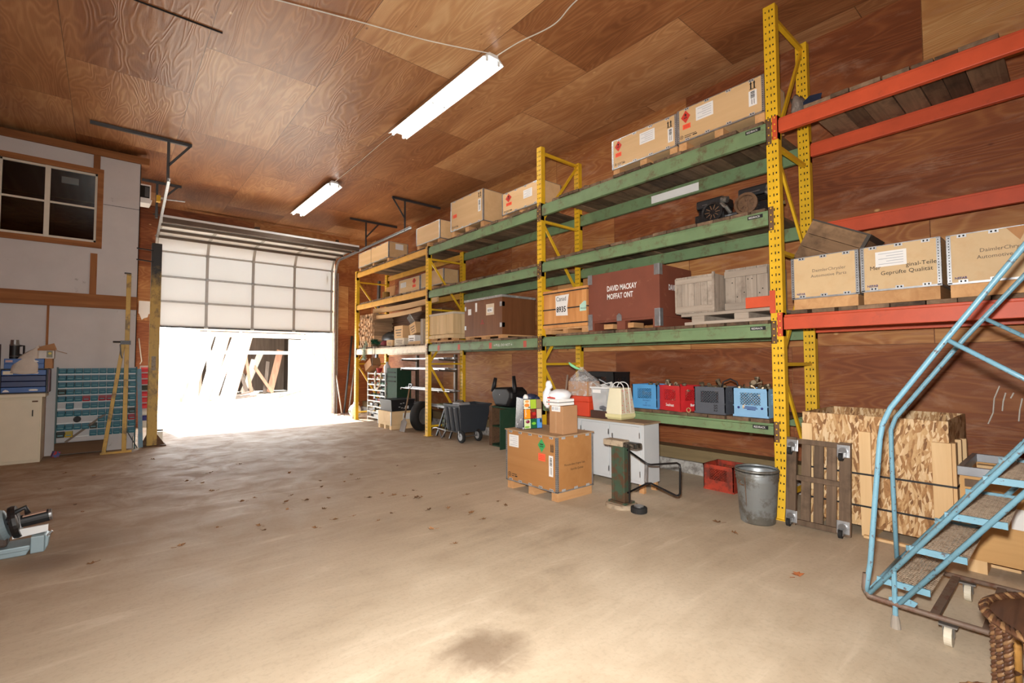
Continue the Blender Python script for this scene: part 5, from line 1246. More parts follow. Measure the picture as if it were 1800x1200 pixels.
one('white_jug', 'tall white plastic jug on the right end of the grey parts shelf', 'jug', MB().lathe([(0, 0), (.075, 0), (.075, .16), (.03, .22), (.03, .27), (0, .27)], 16, 0, Matrix.Translation((5.05, 10.56, 1.147))), pl, (5.05, 10.56, 1.147), smooth=True)
lk = thing('green_locker', 'narrow dark green steel locker end with three louvres behind the black bin', 'locker', (5.15, 10.2, 0))
MB().box(5.0, 5.36, 9.95, 10.46, 0, 1.27).build('body', gg, lk, bevel=.004)
for z in (1.16, 1.06, .96): MB().prism([(10.02, z), (10.40, z), (10.40, z + .02), (10.02, z + .02)], 4.985, 5.0, 'x').build('louvre', M['hole'], lk)
# bars stacked on wall brackets
alu = paint('aluminium_bar', srgb(160, 160, 160), .42, .6, c2=srgb(110, 100, 92), scale=3, amt=.6, var=.12)
for y in (8.22, 9.80):
    a_ = thing('bar_bracket', ('dark steel wall bracket at the near end of the metal bars', 'dark steel wall bracket at the far end of the metal bars')[y > 9], 'bracket', (5.45, y, 0))
    MB().box(5.40, 5.46, y - .03, y + .03, 0, 1.56).build('post', strut, a_)
    for z in (.47, .79, 1.215, 1.43): MB().bar((5.43, y, z), (5.02, y, z + .03), .04, .03).build('arm', strut, a_)
bn = 0
for z, n_ in ((.505, 3), (.825, 5), (1.25, 6), (1.465, 6)):
    for j in range(n_):
        bn += 1; x = 5.06 + j*.055; l0 = 8.0 + rd.uniform(-.15, .15); l1 = 9.9 - rd.uniform(0, .1); hh = rd.uniform(.02, .045)
        one('metal_bar', 'long metal bar lying on the wall brackets behind the second upright', 'metal bar', MB().box(x, x + rd.uniform(.02, .05), l0, l1, z, z + hh), alu, (x, 9.2, z), 'metal bars on the wall brackets')
one('angle_iron', 'two crossed lengths of angle iron leaning behind the second upright', 'metal bar', MB().bar((5.2, 7.75, .62), (5.36, 8.1, 1.43), .05, .01).bar((5.2, 7.55, .6), (5.40, 8.05, 1.40), .04, .01), alu, (5.3, 7.9, .6)) if False else None
# shovel, tyre, folded rack
sv = thing('shovel', 'square-mouthed shovel leaning upright against the pale plywood crate', 'shovel', (4.60, 8.93, 0))
MB().tube([(4.66, 8.93, .27), (4.76, 8.91, .86)], .016, 10).build('shaft', wood('shovel_shaft', srgb(96, 74, 56), srgb(140, 112, 84), 'z', 1), sv, smooth=True)
MB().tube([(4.76, 8.91, .86), (4.775, 8.95, .91), (4.78, 8.96, .955)], .012, 8).tube([(4.76, 8.91, .86), (4.775, 8.86, .91), (4.78, 8.84, .955)], .012, 8).tube([(4.78, 8.96, .955), (4.78, 8.84, .955)], .014, 8).build('grip', M['steel'], sv)
MB().add([(4.60, 9.02, .0), (4.60, 8.80, .0), (4.645, 8.79, .20), (4.655, 8.86, .23), (4.668, 8.90, .29), (4.668, 8.94, .29), (4.655, 8.97, .23), (4.645, 9.03, .20)], [(0,1,2,3,4,5,6,7)]).build('blade', paint('worn_blade', srgb(104, 88, 74), .7, .1), sv, solid=.006)
ty = thing('tyre', 'old tyre standing on edge behind the shovel', 'tyre', (4.98, 8.80, .30))
rg = [(.17, -.07), (.22, -.085), (.285, -.075), (.30, -.05), (.30, .05), (.285, .075), (.22, .085), (.17, .07)]
MB().lathe(rg, 36, 0, Matrix.Translation((4.98, 8.80, .30)) @ Euler((R(90), 0, R(22))).to_matrix().to_4x4(), closed=True).build('tread', M['rubber'], ty, smooth=True)
MB().lathe([(0, -.03), (.16, -.05), (.175, -.06), (.175, .06), (.16, .05), (0, .03)], 24, 0, Matrix.Translation((4.98, 8.80, .30)) @ Euler((R(90), 0, R(22))).to_matrix().to_4x4()).build('rim', M['galv'], ty)
gr = thing('green_bench', 'green slatted garden bench standing under the bars behind the tub cart', 'bench', (5.1, 7.75, 0))
grn = paint('olive_slat', srgb(92, 104, 78), .6)
for i in range(5): MB().box(4.98 + .012*i, 5.0 + .012*i, 7.47, 8.015, .16 + i*.085, .215 + i*.085).build('slat', grn, gr)
MB().box(4.86, 5.08, 7.47, 8.015, .585, .61).build('seat', grn, gr)
for y in (7.52, 7.74, 7.98): MB().bar((4.84, y, 0), (5.06, y, .59), .03, .025).build('leg', M['blackm'], gr)
MB().box(4.955, 4.97, 7.5, 8.0, .11, .13).build('stretcher', paint('yellow_green', srgb(190, 180, 60), .6), gr)
for y in (7.60, 7.85): MB().box(4.945, 4.965, y, y + .02, .12, .62).build('upright_bar', M['blackm'], gr)
# lumber stack with visible end grain, long boards, black bundle, cartons on the far third shelf
ZB = 1.7655
sq = [wood('stick_end_a', srgb(120, 84, 58), srgb(214, 176, 136), 'x', .6, rv=.45)]
seen = 0
stk = MB().box(0, .70, -.02, .02, -.02, .02).build('timber_stick', sq[0], None, org=(0, 0, 0))
for r in range(15):
    x = 10.64
    while x < 11.42:
        w_ = rd.choice((.04, .05, .05, .06)); hh = .052
        if seen == 0: o = stk
        else: o = stk.copy(); COL.objects.link(o)
        seen += 1
        o.scale = (rd.uniform(.9, 1.0), w_*.96/.04, hh*.96/.04); o.location = (4.70 + rd.uniform(0, .07), x + w_/2, ZB + .026 + r*.0525); o.rotation_euler = (0, 0, 0)
        tag(o, 'sawn timber stick in the end-on stack beside the first upright, far third shelf', 'timber', 'sawn sticks stacked beside the first upright')
        x += w_ + rd.uniform(0, .006)
bw_ = wood('long_pale_board', srgb(170, 128, 84), srgb(216, 180, 134), 'y', .3, rv=.06)
def bentboard(name, label, x, ya, yb, z, sag, h, th=.03):
    mb = MB(); n_ = 12
    P_ = [(ya + (yb - ya)*i/n_, z + sag*((2*i/n_ - 1)**2 - 1)) for i in range(n_ + 1)]
    for (a, za), (b_, zb) in zip(P_[:-1], P_[1:]): mb.add([(x,a,za),(x+th,a,za),(x+th,b_,zb),(x,b_,zb),(x,a,za+h),(x+th,a,za+h),(x+th,b_,zb+h),(x,b_,zb+h)], [(0,3,2,1),(4,5,6,7),(0,1,5,4),(1,2,6,5),(2,3,7,6),(3,0,4,7)])
    return one(name, label, 'board', mb, bw_, (x, (ya+yb)/2, z))
bentboard('long_board', 'upper of two long sagging boards below the second ochre beam', 4.86, 8.0, 10.95, 2.58, .03, .11); bentboard('long_board', 'lower of two long sagging boards below the second ochre beam', 4.80, 8.55, 11.0, 2.44, .04, .085)
for i in range(9):
    one('dark_board', 'long dark board stacked at the back of the far third shelf', 'board', MB().box(5.15, 5.45, 8.3, 10.6 - rd.uniform(0, .2), ZB + .35 + i*.045, ZB + .39 + i*.045), wood('dark_board_timber', srgb(60, 40, 28), srgb(110, 76, 52), 'y', .4, rv=.2) if i == 0 else bpy.data.materials['dark_board_timber'], (5.3, 9.7, ZB + .35 + i*.045), 'dark boards at the back of the far third shelf')
one('timber_prop', 'upright grey timber block at the right end of the far third shelf', 'timber', MB().box(4.72, 4.80, 8.30, 8.40, ZB, 2.26), gry, (4.76, 8.35, ZB))
bg_ = thing('black_bundle', 'black plastic sheet bundle with dark red cloth on the far third shelf', 'bundle', (4.95, 10.45, ZB))
MB().blob((5.0, 10.20, ZB + .17), .18, .42, .17, 20, 9, jit=.08, rd=rd).build('black_sheet', paint('black_film', srgb(24, 24, 26), .35), bg_, smooth=True)
MB().blob((4.80, 10.18, ZB + .07), .06, .14, .06, 12, 7, jit=.2, rd=rd).build('red_cloth', paint('dark_red_cloth', srgb(120, 40, 48), .9), bg_, smooth=True)
ga = thing('garland', 'green and silver tinsel garland spilling over the cream beam', 'garland', (4.7, 10.75, ZB))
def tinsel(pts, n_, r, mat, nm_):
    mb = MB(); P_ = [Vector(p) for p in pts]
    for i in range(n_):
        f = i/n_*(len(P_) - 1); j = int(f); c_ = P_[j].lerp(P_[j+1], f - j)
        for k2 in range(5):
            d = Vector((rd.gauss(0, 1), rd.gauss(0, 1), rd.gauss(0, 1))).normalized()*r*rd.uniform(.5, 1.1); s_ = d.orthogonal().normalized()*.005
            mb.add([c_ - s_, c_ + s_, c_ + d + s_*.4, c_ + d - s_*.4], [(0, 1, 2, 3)])
    return mb.build(nm_, mat, ga)
tinsel([(4.76, 10.38, ZB + .07), (4.74, 10.50, ZB + .11), (4.70, 10.60, ZB + .10), (4.72, 10.50, ZB + .15)], 120, .09, paint('tinsel_green', srgb(40, 92, 64), .5), 'green_tinsel')
tinsel([(4.72, 10.95, ZB + .14), (4.665, 10.98, ZB - .02), (4.65, 10.95, ZB - .18), (4.65, 10.92, ZB - .30)], 60, .085, paint('tinsel_silver', srgb(176, 196, 180), .3, .4), 'silver_tinsel')
for i, (y, l) in enumerate(((10.45, .25), (10.38, .21), (10.52, .46))):
    one('hanging_cord', 'thin cord hanging down over the cream beam beside the garland', 'cord', MB().tube([(4.72, y, ZB + .01), (4.664, y, ZB + .005), (4.664, y, ZB - l)], .006, 6), (wc, M['black'], M['steel'])[i], (4.66, y, ZB), 'cords over the cream beam')
def carton(label, x, y, z, sx, sy, sz, rz=0, rx=0, mat=None):
    o = thing('cardboard_carton', label, 'box', (x, y, z), None, rot=(rx, 0, rz))
    MB().box(-sx/2, sx/2, -sy/2, sy/2, 0, sz).build('carton', mat or cd2, o, bevel=.003)
    MB().box(-sx/2 - .0012, -sx/2, -sy*.35, sy*.35, sz*.62, sz*.70).box(-sx/2 - .0012, -sx/2, -sy*.3, sy*.3, sz*.40, sz*.48).box(-sx/2 - .0012, -sx/2, -sy*.3, sy*.2, sz*.2, sz*.26).build('printing', txt, o)
    return o
cd2 = paint('pale_cardboard', srgb(206, 168, 122), .85, var=.06)
carton('square printed carton standing on a pale flat box in the far third shelf', 4.92, 9.48, ZB + .155, .26, .40, .27)
carton('pale flat box under the square printed carton in the far third shelf', 4.92, 9.42, ZB, .28, .44, .155, mat=paint('light_card', srgb(208, 194, 172), .85))
carton('tilted brown carton right of the square printed carton in the far third shelf', 4.95, 8.93, ZB + .22, .2, .26, .24, rx=-.25)
carton('small white carton under the tilted brown carton in the far third shelf', 4.92, 8.95, ZB, .2, .28, .20, mat=M['paper'])
carton('low flat carton beside the garland in the far third shelf', 4.86, 9.86, ZB, .18, .30, .13)
for z_, y_ in ((0, 8.62), (.035, 8.58)): one('pale_batten', 'pale batten lying flat next to the grey timber block in the far third shelf', 'timber', MB().box(4.74, 4.80, y_ - .18, y_ + .35, ZB + z_, ZB + z_ + .03), bw_, (4.77, y_, ZB + z_), 'battens in the far third shelf')
hb = thing('wire_basket', 'round dark wire basket lying on top of the cartons in the far third shelf', 'basket', (4.98, 9.25, ZB + .53), None, rot=(.5, .9, 0))
MB().lathe([(.10, -.05), (.15, .05), (.155, .055), (.145, .055), (.095, -.045)], 24, closed=True).build('rim', M['galv'], hb); MB().lathe([(0, -.05), (.10, -.05), (.10, -.045), (0, -.045)], 20).build('base', M['blackm'], hb)
lc = thing('leaning_carton', 'open brown carton tilted on top of the grey parts shelf', 'box', (5.0, 11.22, 1.25), None, rot=(-.45, 0, 0)); MB().box(-.12, .12, -.20, .20, 0, .012).box(-.12, -.108, -.20, .20, 0, .20).box(.108, .12, -.20, .20, 0, .20).box(-.12, .12, -.20, -.188, 0, .2).box(-.12, .12, .188, .20, 0, .2).build('carton', card, lc)
# far second shelf odds and ends
one('plywood_offcut', 'square sheet of plywood leaning on the wall at the far end of the second shelf', 'board', MB().bar((5.40, 11.2, 2.85), (5.45, 11.2, 3.32), .5, .012, up=(1, 0, 0)), wood('ply_offcut', srgb(150, 104, 64), srgb(196, 150, 104), 'z', .3), (5.42, 11.2, 2.85))
one('grey_channel', 'grey metal channel leaning in the corner behind the first upright', 'metal bar', MB().bar((5.35, 11.9, 0), (5.45, 11.9, 3.55), .10, .05, up=(1, 0, 0)), M['angle'], (5.35, 11.9, 0))
one('brown_canister', 'short brown canister standing on the second ochre shelf', 'canister', MB().lathe([(0, 0), (.09, 0), (.09, .24), (.07, .25), (0, .25)], 16, 0, Matrix.Translation((5.1, 10.75, 2.85))), paint('ochre_tin', srgb(150, 110, 50), .4, .4), (5.1, 10.75, 2.85))
# bag, pipes and sweepings by the right door jamb
bgw = thing('white_sack', 'crumpled white sack on the floor beside the first upright', 'sack', (4.86, 11.98, 0))
MB().blob((4.86, 11.98, .17), .15, .17, .17, 16, 9, jit=.08, rd=rd).blob((4.88, 11.96, .36), .07, .08, .07, 12, 7, jit=.2, rd=rd).build('sack', pl, bgw, smooth=True); MB().box(4.706, 4.712, 11.92, 12.02, .14, .20).build('print', grn, bgw)
for i, (xa_, xb_, y, l, r) in enumerate(((4.99, 5.30, 13.30, 2.15, .028), (5.10, 5.40, 13.26, 1.55, .02), (4.92, 4.86, 13.28, 1.05, .018), (5.22, 5.50, 13.26, 2.0, .022))):
    one('leaning_pipe', ('grey pipe leaning against the far wall right of the door, tallest of the pipes', 'thin rod leaning right of the door, second from the jamb', 'short white rod leaning right beside the door jamb', 'dark pipe leaning right of the door, nearest the rack')[i], 'pipe', MB().tube([(xa_, y - .25, r), (xb_, y + .03, l)], r, 10), (M['angle'], M['galv'], wc, M['angle'])[i], (xa_, y, 0), smooth=True)
sw_ = MB()
for i in range(120):
    x, y = 4.98 + rd.gauss(0, .16), 12.95 + rd.gauss(0, .12); s_ = rd.uniform(.01, .035)
    if x > 4.72 and y < 13.2: sw_.blob((x, y, s_*.3), s_, s_*.7, s_*.35, 5, 3, jit=.3, rd=rd)
so = sw_.build('floor_sweepings', paint('brown_sweepings', srgb(110, 84, 66), .9, c2=srgb(160, 120, 110), scale=20, amt=.8), None, org=(4.98, 12.9, 0)); tag(so, 'brown heap of sweepings on the floor in the corner right of the door', 'debris', kind='stuff')
# ================================================================== left wall: cabinet, drawers, bins, column
cm = paint('cream_cabinet', srgb(222, 212, 186), .5, c2=srgb(150, 110, 70), scale=5, amt=.5, edge=(.66, .73), var=.03)
c = thing('cream_cabinet', 'cream painted cabinet standing at the left edge under the blue drawers', 'cabinet', (-1.2, 9.85, 0))
MB().box(-1.75, -.70, 9.63, 10.12, .0, .925).build('body', cm, c, bevel=.004)
MB().box(-1.76, -.665, 9.60, 10.12, .925, .975).build('top', cm, c, bevel=.006)
d = MB().box(-1.70, -.715, 9.615, 9.63, .04, .90).build('door', cm, c, bevel=.003)
MB().tube([(-.79, 9.613, .74), (-.79, 9.59, .74), (-.79, 9.59, .66), (-.79, 9.613, .66)], .006, 8).build('handle', M['blackm'], d); MB().box(-.80, -.74, 9.608, 9.615, .855, .875).build('latch', M['rust'], d)
dbl = paint('blue_drawer', srgb(44, 92, 160), .45, var=.08); ddk = paint('dark_blue_drawer', srgb(32, 50, 100), .45, var=.1)
rk = thing('drawer_rack', 'black steel rack holding four blue tool drawers on the cream cabinet', 'rack', (-.9, 9.9, .976))
MB().box(-1.145, -.655, 9.72, 10.08, .976, .988).box(-1.145, -.655, 9.72, 10.08, 1.318, 1.33).box(-1.145, -1.13, 9.72, 10.08, .988, 1.318).box(-.67, -.655, 9.72, 10.08, .988, 1.318).build('frame', M['black'], rk)
dr_names = ('blue drawer with a white emblem, lowest of the four in the rack', 'dark blue drawer, second from the bottom of the rack', 'dark blue drawer, third from the bottom of the rack', 'blue drawer with a cream tag, topmost of the four in the rack')
MB().box(-.654, -.64, 9.75, 10.05, .99, 1.32).build('side_panel', paint('mauve_side', srgb(130, 110, 120), .7), rk)
for i in range(4):
    z = .992 + i*.0815
    o = MB().box(-1.125, -.675, 9.705, 10.0, z, z + .074).build('drawer', dbl if i in (0, 3) else ddk, rk, bevel=.004); o['label'] = dr_names[i]
    MB().disc((-.79, 9.704, z + .035), (0, 1, 0), .0, .002, 12) if False else None
    MB().prism([(-.84, z + .02), (-.76, z + .02), (-.75, z + .035), (-.77, z + .045), (-.83, z + .045), (-.85, z + .035)], 9.700, 9.705, 'y').build('emblem', M['paper'] if i in (0, 3) else ddk, o)
    if i == 3: MB().box(-1.11, -1.01, 9.702, 9.705, z + .012, z + .06).build('cream_tag', cm, o)
    if i == 0: MB().prism([(-1.11, z + .01), (-1.04, z + .01), (-1.055, z + .035), (-1.08, z + .045), (-1.10, z + .03)], 9.702, 9.705, 'y').build('white_emblem', M['paper'], o)
for i in range(2):
    z = 1.3305 + i*.071
    o = thing('tool_box', ('lower of two loose blue boxes stacked on the drawer rack', 'upper of two loose blue boxes stacked on the drawer rack')[i], 'box', (-.88, 9.85, z))
    MB().box(-1.105, -.70, 9.715, 10.0, z, z + .07).build('body', dbl, o, bevel=.004)
    MB().prism([(-.83, z + .022), (-.77, z + .022), (-.755, z + .035), (-.78, z + .047), (-.82, z + .047), (-.845, z + .035)], 9.711, 9.715, 'y').build('emblem', M['paper'], o)
    if i == 1: MB().box(-1.09, -1.02, 9.711, 9.715, z + .02, z + .05).build('pink_label', paint('pale_pink_tag', srgb(206, 176, 176), .7), o)
carton('brown carton wedged beside the two loose blue boxes', -.655, 9.86, 1.332, .08, .28, .142, mat=card)
o = thing('small_carton', 'small white printed carton with raised brown flaps on top of the blue boxes', 'box', (-.68, 9.82, 1.4745))
MB().box(-.775, -.60, 9.74, 9.95, 1.4745, 1.60).build('carton', paint('white_print_card', srgb(216, 212, 206), .7), o, bevel=.003)
MB().box(-.68, -.615, 9.737, 9.74, 1.49, 1.585).build('printed_panel', paint('grey_green_print', srgb(136, 138, 120), .6), o); MB().disc((-.645, 9.735, 1.55), (0, 1, 0), .018, .003, 14).build('print_dot', paint('gold_print', srgb(206, 196, 90), .5), o)
MB().bar((-.775, 9.735, 1.61), (-.60, 9.735, 1.61), .05, .006, up=(0, -.7, .7)).bar((-.60, 9.84, 1.60), (-.47, 9.84, 1.555), .20, .005).bar((-.775, 9.95, 1.60), (-.60, 9.95, 1.66), .005, .10).build('flap', card, o)
pn = 14; mb = MB(); vs = []
for i in range(pn + 1):
    f = i/pn
    xr = -.76 - .0*f; xl = -.80 - .24*math.sin(f*math.pi*.5)
    zt = 1.65 - .38*f**1.3
    for j in range(7):
        g_ = j/6; x = xl + (xr + .0 - xl)*g_; z = zt + (.06*(g_ - .5)*(1 - f)) - .02*math.sin(g_*3)*f
        vs.append((x, 9.70 - .02*math.sin(g_*math.pi) + .06*(1 - f), z))
mb.add(vs, [(i*7 + j, i*7 + j + 1, (i+1)*7 + j + 1, (i+1)*7 + j) for i in range(pn) for j in range(6)])
one('paper_sheet', 'off-white paper sheet draped from the small carton down over the blue drawers', 'paper', mb, paint('buff_paper', srgb(206, 196, 184), .8), (-.85, 9.69, 1.28), smooth=True, solid=.0015)
th = thing('thermos_flask', 'black and chrome thermos flask with side handle on the blue boxes', 'flask', (-1.02, 9.85, 1.472))
Tm = Matrix.Translation((-1.02, 9.85, 1.472))
MB().lathe([(0, 0), (.05, 0), (.052, .03), (.052, .20), (.0, .20)], 24, 0, Tm).build('body', M['black'], th, smooth=False); MB().lathe([(0, .20), (.049, .20), (.042, .27), (0, .27)], 24, 0, Tm).build('cup', M['steel'], th)
MB().lathe([(.053, .03), (.055, .035), (.053, .04), (.05, .035)], 24, 0, Tm, closed=True).lathe([(.053, .185), (.056, .195), (.053, .205), (.05, .195)], 24, 0, Tm, closed=True).build('chrome_band', M['steel'], th)
MB().tube([(-.97, 9.85, 1.66), (-.925, 9.85, 1.66), (-.925, 9.85, 1.53), (-.97, 9.85, 1.53)], .012, 8).build('handle', M['black'], th)
one('maroon_board', 'dark maroon board standing upright at the far left beside the thermos', 'panel', MB().box(-1.30, -1.165, 9.9, 9.95, .976, 1.68), paint('maroon_edge', srgb(60, 36, 44), .6), (-1.23, 9.92, .976))

teal = paint('teal_bin', srgb(44, 110, 126), .5, var=.1); redb = paint('red_bin', srgb(164, 34, 46), .5); yelb = paint('mustard_bin', srgb(186, 160, 40), .5); grnb = paint('dark_bin', srgb(60, 66, 60), .6)
pk = thing('bin_rack', 'white rail rack of small teal parts bins standing against the white office wall', 'rack', (-.1, 10.1, 0))
tdk = paint('dark_teal_steel', srgb(40, 78, 78), .5)
boxes('post', tdk, pk, (-.585, -.565, 10.06, 10.12, 0, 1.345), (.365, .385, 10.06, 10.12, 0, 1.345))
MB().box(-.565, .365, 10.115, 10.125, .20, 1.34).build('backboard', M['office'], pk)
RZ = [1.24, 1.133, 1.027, .920, .812, .705, .590, .487, .385, .275]
for z in RZ: MB().box(-.565, .365, 10.085, 10.115, z - .012, z + .006).build('rail', M['white'], pk)
MB().box(-.58, .0, 10.05, 10.10, .02, .19).build('kick_board', wood('dark_kick_board', srgb(70, 52, 38), srgb(110, 84, 60), 'x', .5), pk)
MB().bar((-.46, 10.04, .20), (.02, 10.04, .62), .03, .02, up=(0, 1, 0)).build('diagonal_bar', strut, pk)
def bin_mesh(mat, nm_):
    w_, dd, hh = .0435, .125, .08
    vs = [(-w_, 0, 0), (w_, 0, 0), (w_, -dd, 0), (-w_, -dd, 0), (-w_, 0, hh), (w_, 0, hh), (w_, -dd*.55, hh), (-w_, -dd*.55, hh), (w_, -dd - .012, hh*.62), (-w_, -dd - .012, hh*.62)]
    mb = MB().add(vs, [(0,1,2,3), (3,2,8,9), (0,4,5,1), (1,5,6,8,2), (0,3,9,7,4)], 0)
    mb.box(-w_*.7, w_*.7, -dd - .016, -dd - .008, hh*.30, hh*.5, 1)
    return mb.build(nm_, [mat, paint(nm_ + '_tag', tuple(min(1, x*1.25 + .02) for x in mat.node_tree.nodes['Principled BSDF'].inputs[0].default_value[:3]) + (1,) if False else srgb(96, 140, 150), .6)], None, org=(0, 0, 0), solid=.0025)
bm_ = {k: bin_mesh(m_, 'parts_bin') for k, m_ in (('t', teal), ('r', redb), ('y', yelb), ('d', grnb))}
first_ = {k: True for k in bm_}
layout = ['tttttttttt', 'tttttttttt', 'tttttttttt', 'dttttttttt', 'tttrtrrttt', '.t.ttttttt', 'tttttttttd', '.....ttttr', 'ttttdttttt', 'dy..tttttt'.replace('dy..', 'dy..')]
wordn = ('top', 'second', 'third', 'fourth', 'fifth', 'sixth', 'seventh', 'eighth', 'ninth', 'lowest')
cn = {'t': 'teal', 'r': 'red', 'y': 'mustard', 'd': 'dark grey'}
for r, row in enumerate(layout):
    for i, k in enumerate(row):
        if k == '.': continue
        if first_[k]: o = bm_[k]; first_[k] = False
        else: o = bm_[k].copy(); COL.objects.link(o)
        o.location = (-.515 + i*.0935, 10.085, RZ[r] + .006)
        tag(o, f'{cn[k]} parts bin in the {wordn[r]} row of the white rail rack', 'parts bin', f'{cn[k]} bins in the {wordn[r]} row')
one('metal_disc', 'dark round metal disc hung among the lower rows of the bin rack', 'disc', MB().disc((-.33, 9.93, .55), (0, 1, .1), .045, .03, 20), M['blackm'], (-.33, 9.93, .5))
# leaning plank, red bins, lift column, yellow stand
one('blue_plank', 'grey-blue painted plank leaning upright between the bin rack and the yellow column', 'plank', MB().bar((.455, 10.02, .02), (.41, 10.12, 1.31), .058, .025, up=(0, 1, 0)), paint('grey_blue_paint', srgb(110, 146, 166), .6, c2=srgb(150, 150, 146), scale=6, amt=.5), (.45, 10.02, 0))
rr = thing('red_bin_rack', 'narrow rack of red bins just left of the yellow lift column', 'rack', (.50, 10.4, 0))
MB().box(.43, .44, 10.35, 10.42, 0, 1.36).box(.58, .59, 10.35, 10.42, 0, 1.36).box(.44, .58, 10.41, 10.42, .3, 1.36).build('frame', M['office'], rr)
for i, k in enumerate('rrrdrrrwb'):
    z = 1.25 - i*.103
    MB().prism([(10.34, z), (10.41, z), (10.41, z + .08), (10.36, z + .08), (10.325, z + .05)], .445, .575, 'x').build('red_bin' if k == 'r' else 'bin', {'r': paint('rose_red_bin', srgb(206, 66, 78), .5), 'd': grnb, 'w': M['white'], 'b': paint('violet_bin', srgb(64, 66, 140), .5)}[k], rr)
yc = paint('worn_yellow_column', srgb(196, 158, 66), .5, c2=srgb(96, 76, 44), scale=4, amt=.8, edge=(.52, .64))
lc_ = thing('lift_column', 'tall worn yellow steel column beside the door opening with a blackened top', 'column', (.61, 10.2, 0))
def dz(t_): pass
sp = NT('blackening_column'); P = sp.n('SeparateXYZ', {0: sp.obj()}); nz = sp.noise(sp.obj(), 5, 7, .65)
f = sp.ramp(sp.math('ADD', P.outputs[2], sp.math('MULTIPLY', nz, .9)), [(.0, 0.)]) if False else sp.n('MapRange', {0: sp.math('ADD', P.outputs[2], sp.math('MULTIPLY', nz, 1.4)), 1: 3.15, 2: 3.75, 3: 0., 4: 1.}).outputs[0]
base = sp.mix(sp.math('MULTIPLY', sp.ramp(sp.noise(sp.mapv(sp.obj(), (1, 1, .6)), 9, 8, .7), [(.50, 0.), (.62, 1.)]), .75), srgb(194, 158, 70), srgb(110, 88, 54))
sp.set(sp.mix(f, base, srgb(36, 32, 28)), .5, 0)
MB().box(.535, .675, 10.12, 10.26, .02, 3.45).build('post', sp.mat, lc_, bevel=.006)
MB().box(.47, .80, 10.06, 10.36, 0, .02).prism([(.675, .02), (.79, .02), (.675, .2)], 10.17, 10.19, 'y').prism([(.535, .02), (.45, .02), (.535, .2)], 10.17, 10.19, 'y').build('base_plate', M['rust'], lc_)
for z in (3.325, 3.135): MB().tube([(.33, 10.10, z), (.56, 10.115, z - .01)], .011, 8).build('bolt', M['black'], lc_)
MB().box(.57, .63, 10.1185, 10.12, 1.28, 1.52).build('worn_label', paint('worn_grey_label', srgb(160, 150, 136), .7, c2=srgb(110, 96, 70), scale=30, amt=.8), lc_)
MB().tube([(.67, 10.18, .26), (.76, 10.18, .26)], .012, 8).build('pin', M['black'], lc_)
one('white_block', 'white block on the floor at the foot of the yellow column, door side', 'block', MB().box(.70, .775, 10.40, 10.5, 0, .21), M['white'], (.73, 10.45, 0), bevel=.004)
ys = thing('yellow_stand', 'yellow steel stand, one tall post and one splayed leg clamped together, against the bin rack', 'stand', (.12, 9.78, 0))
MB().box(.205, .262, 9.75, 9.80, .0, 2.83).build('post', yc, ys, bevel=.003)
MB().bar((-.01, 9.77, .02), (.185, 9.77, 1.70), .05, .045, up=(0, 1, 0)).build('leg', yc, ys, bevel=.003)
MB().box(-.05, .33, 9.735, 9.80, .0, .03).build('foot_bar', yc, ys)
MB().box(.15, .28, 9.735, 9.815, 1.70, 1.76).tube([(.06, 9.76, 1.74), (.16, 9.76, 1.74)], .012, 8).tube([(.15, 9.74, 1.70), (.16, 9.74, 1.55), (.18, 9.74, 1.48)], .008, 6).build('clamp', M['blackm'], ys)
MB().box(.175, .26, 9.75, 9.80, 2.83, 2.845).build('cap', M['black'], ys)
MB().bar((.27, 9.79, .32), (.40, 9.79, .05), .015, .015).build('brace', M['blackm'], ys)
one('scrap_packet', 'small blue and red packet lying on the floor by the bin rack', 'packet', MB().box(-.04, .04, -.03, .03, 0, .09, M=Mx((-.57, 9.95, .0), .4, 0, .3)), paint('blue_red_packet', srgb(70, 96, 150), .6, c2=srgb(170, 50, 50), scale=12, amt=1, edge=(.5, .52)), (-.57, 9.95, 0))
hw = thing('wall_heater', 'white box with a dark grille high on the side of the office block', 'heater', (.46, 11.1, 4.33))
MB().box(.361, .54, 10.95, 11.25, 4.40, 4.68).build('housing', M['white'], hw, bevel=.004); MB().box(.38, .52, 10.945, 10.95, 4.43, 4.65).build('grille', M['hole'], hw); MB().box(.45, .51, 10.94, 10.946, 4.45, 4.63).build('glass', M['angle'], hw)
MB().prism([(.361, 4.40), (.56, 4.40), (.53, 4.33), (.361, 4.33)], 10.93, 11.25, 'y').build('tray', M['white'], hw)
pp = thing('paper_pad', 'white papers pinned to the far wall left of the yellow column', 'paper', (.59, 13.30, 2.36))
MB().box(.50, .70, 13.35, 13.369, 2.5, 2.78).build('sheet', M['paper'], pp); MB().prism([(.51, 2.5), (.68, 2.5), (.66, 2.42), (.60, 2.40), (.56, 2.36)], 13.345, 13.35, 'y').build('torn_sheet', M['paper'], pp)
one('white_strip', 'white plastic strip hanging on the far wall below the pinned papers', 'strip', MB().tube([(.52, 13.355, 1.95), (.56, 13.35, 1.6), (.58, 13.35, 1.45), (.55, 13.35, 1.38)], .012, 6), wc, (.55, 13.35, 1.38), smooth=True)

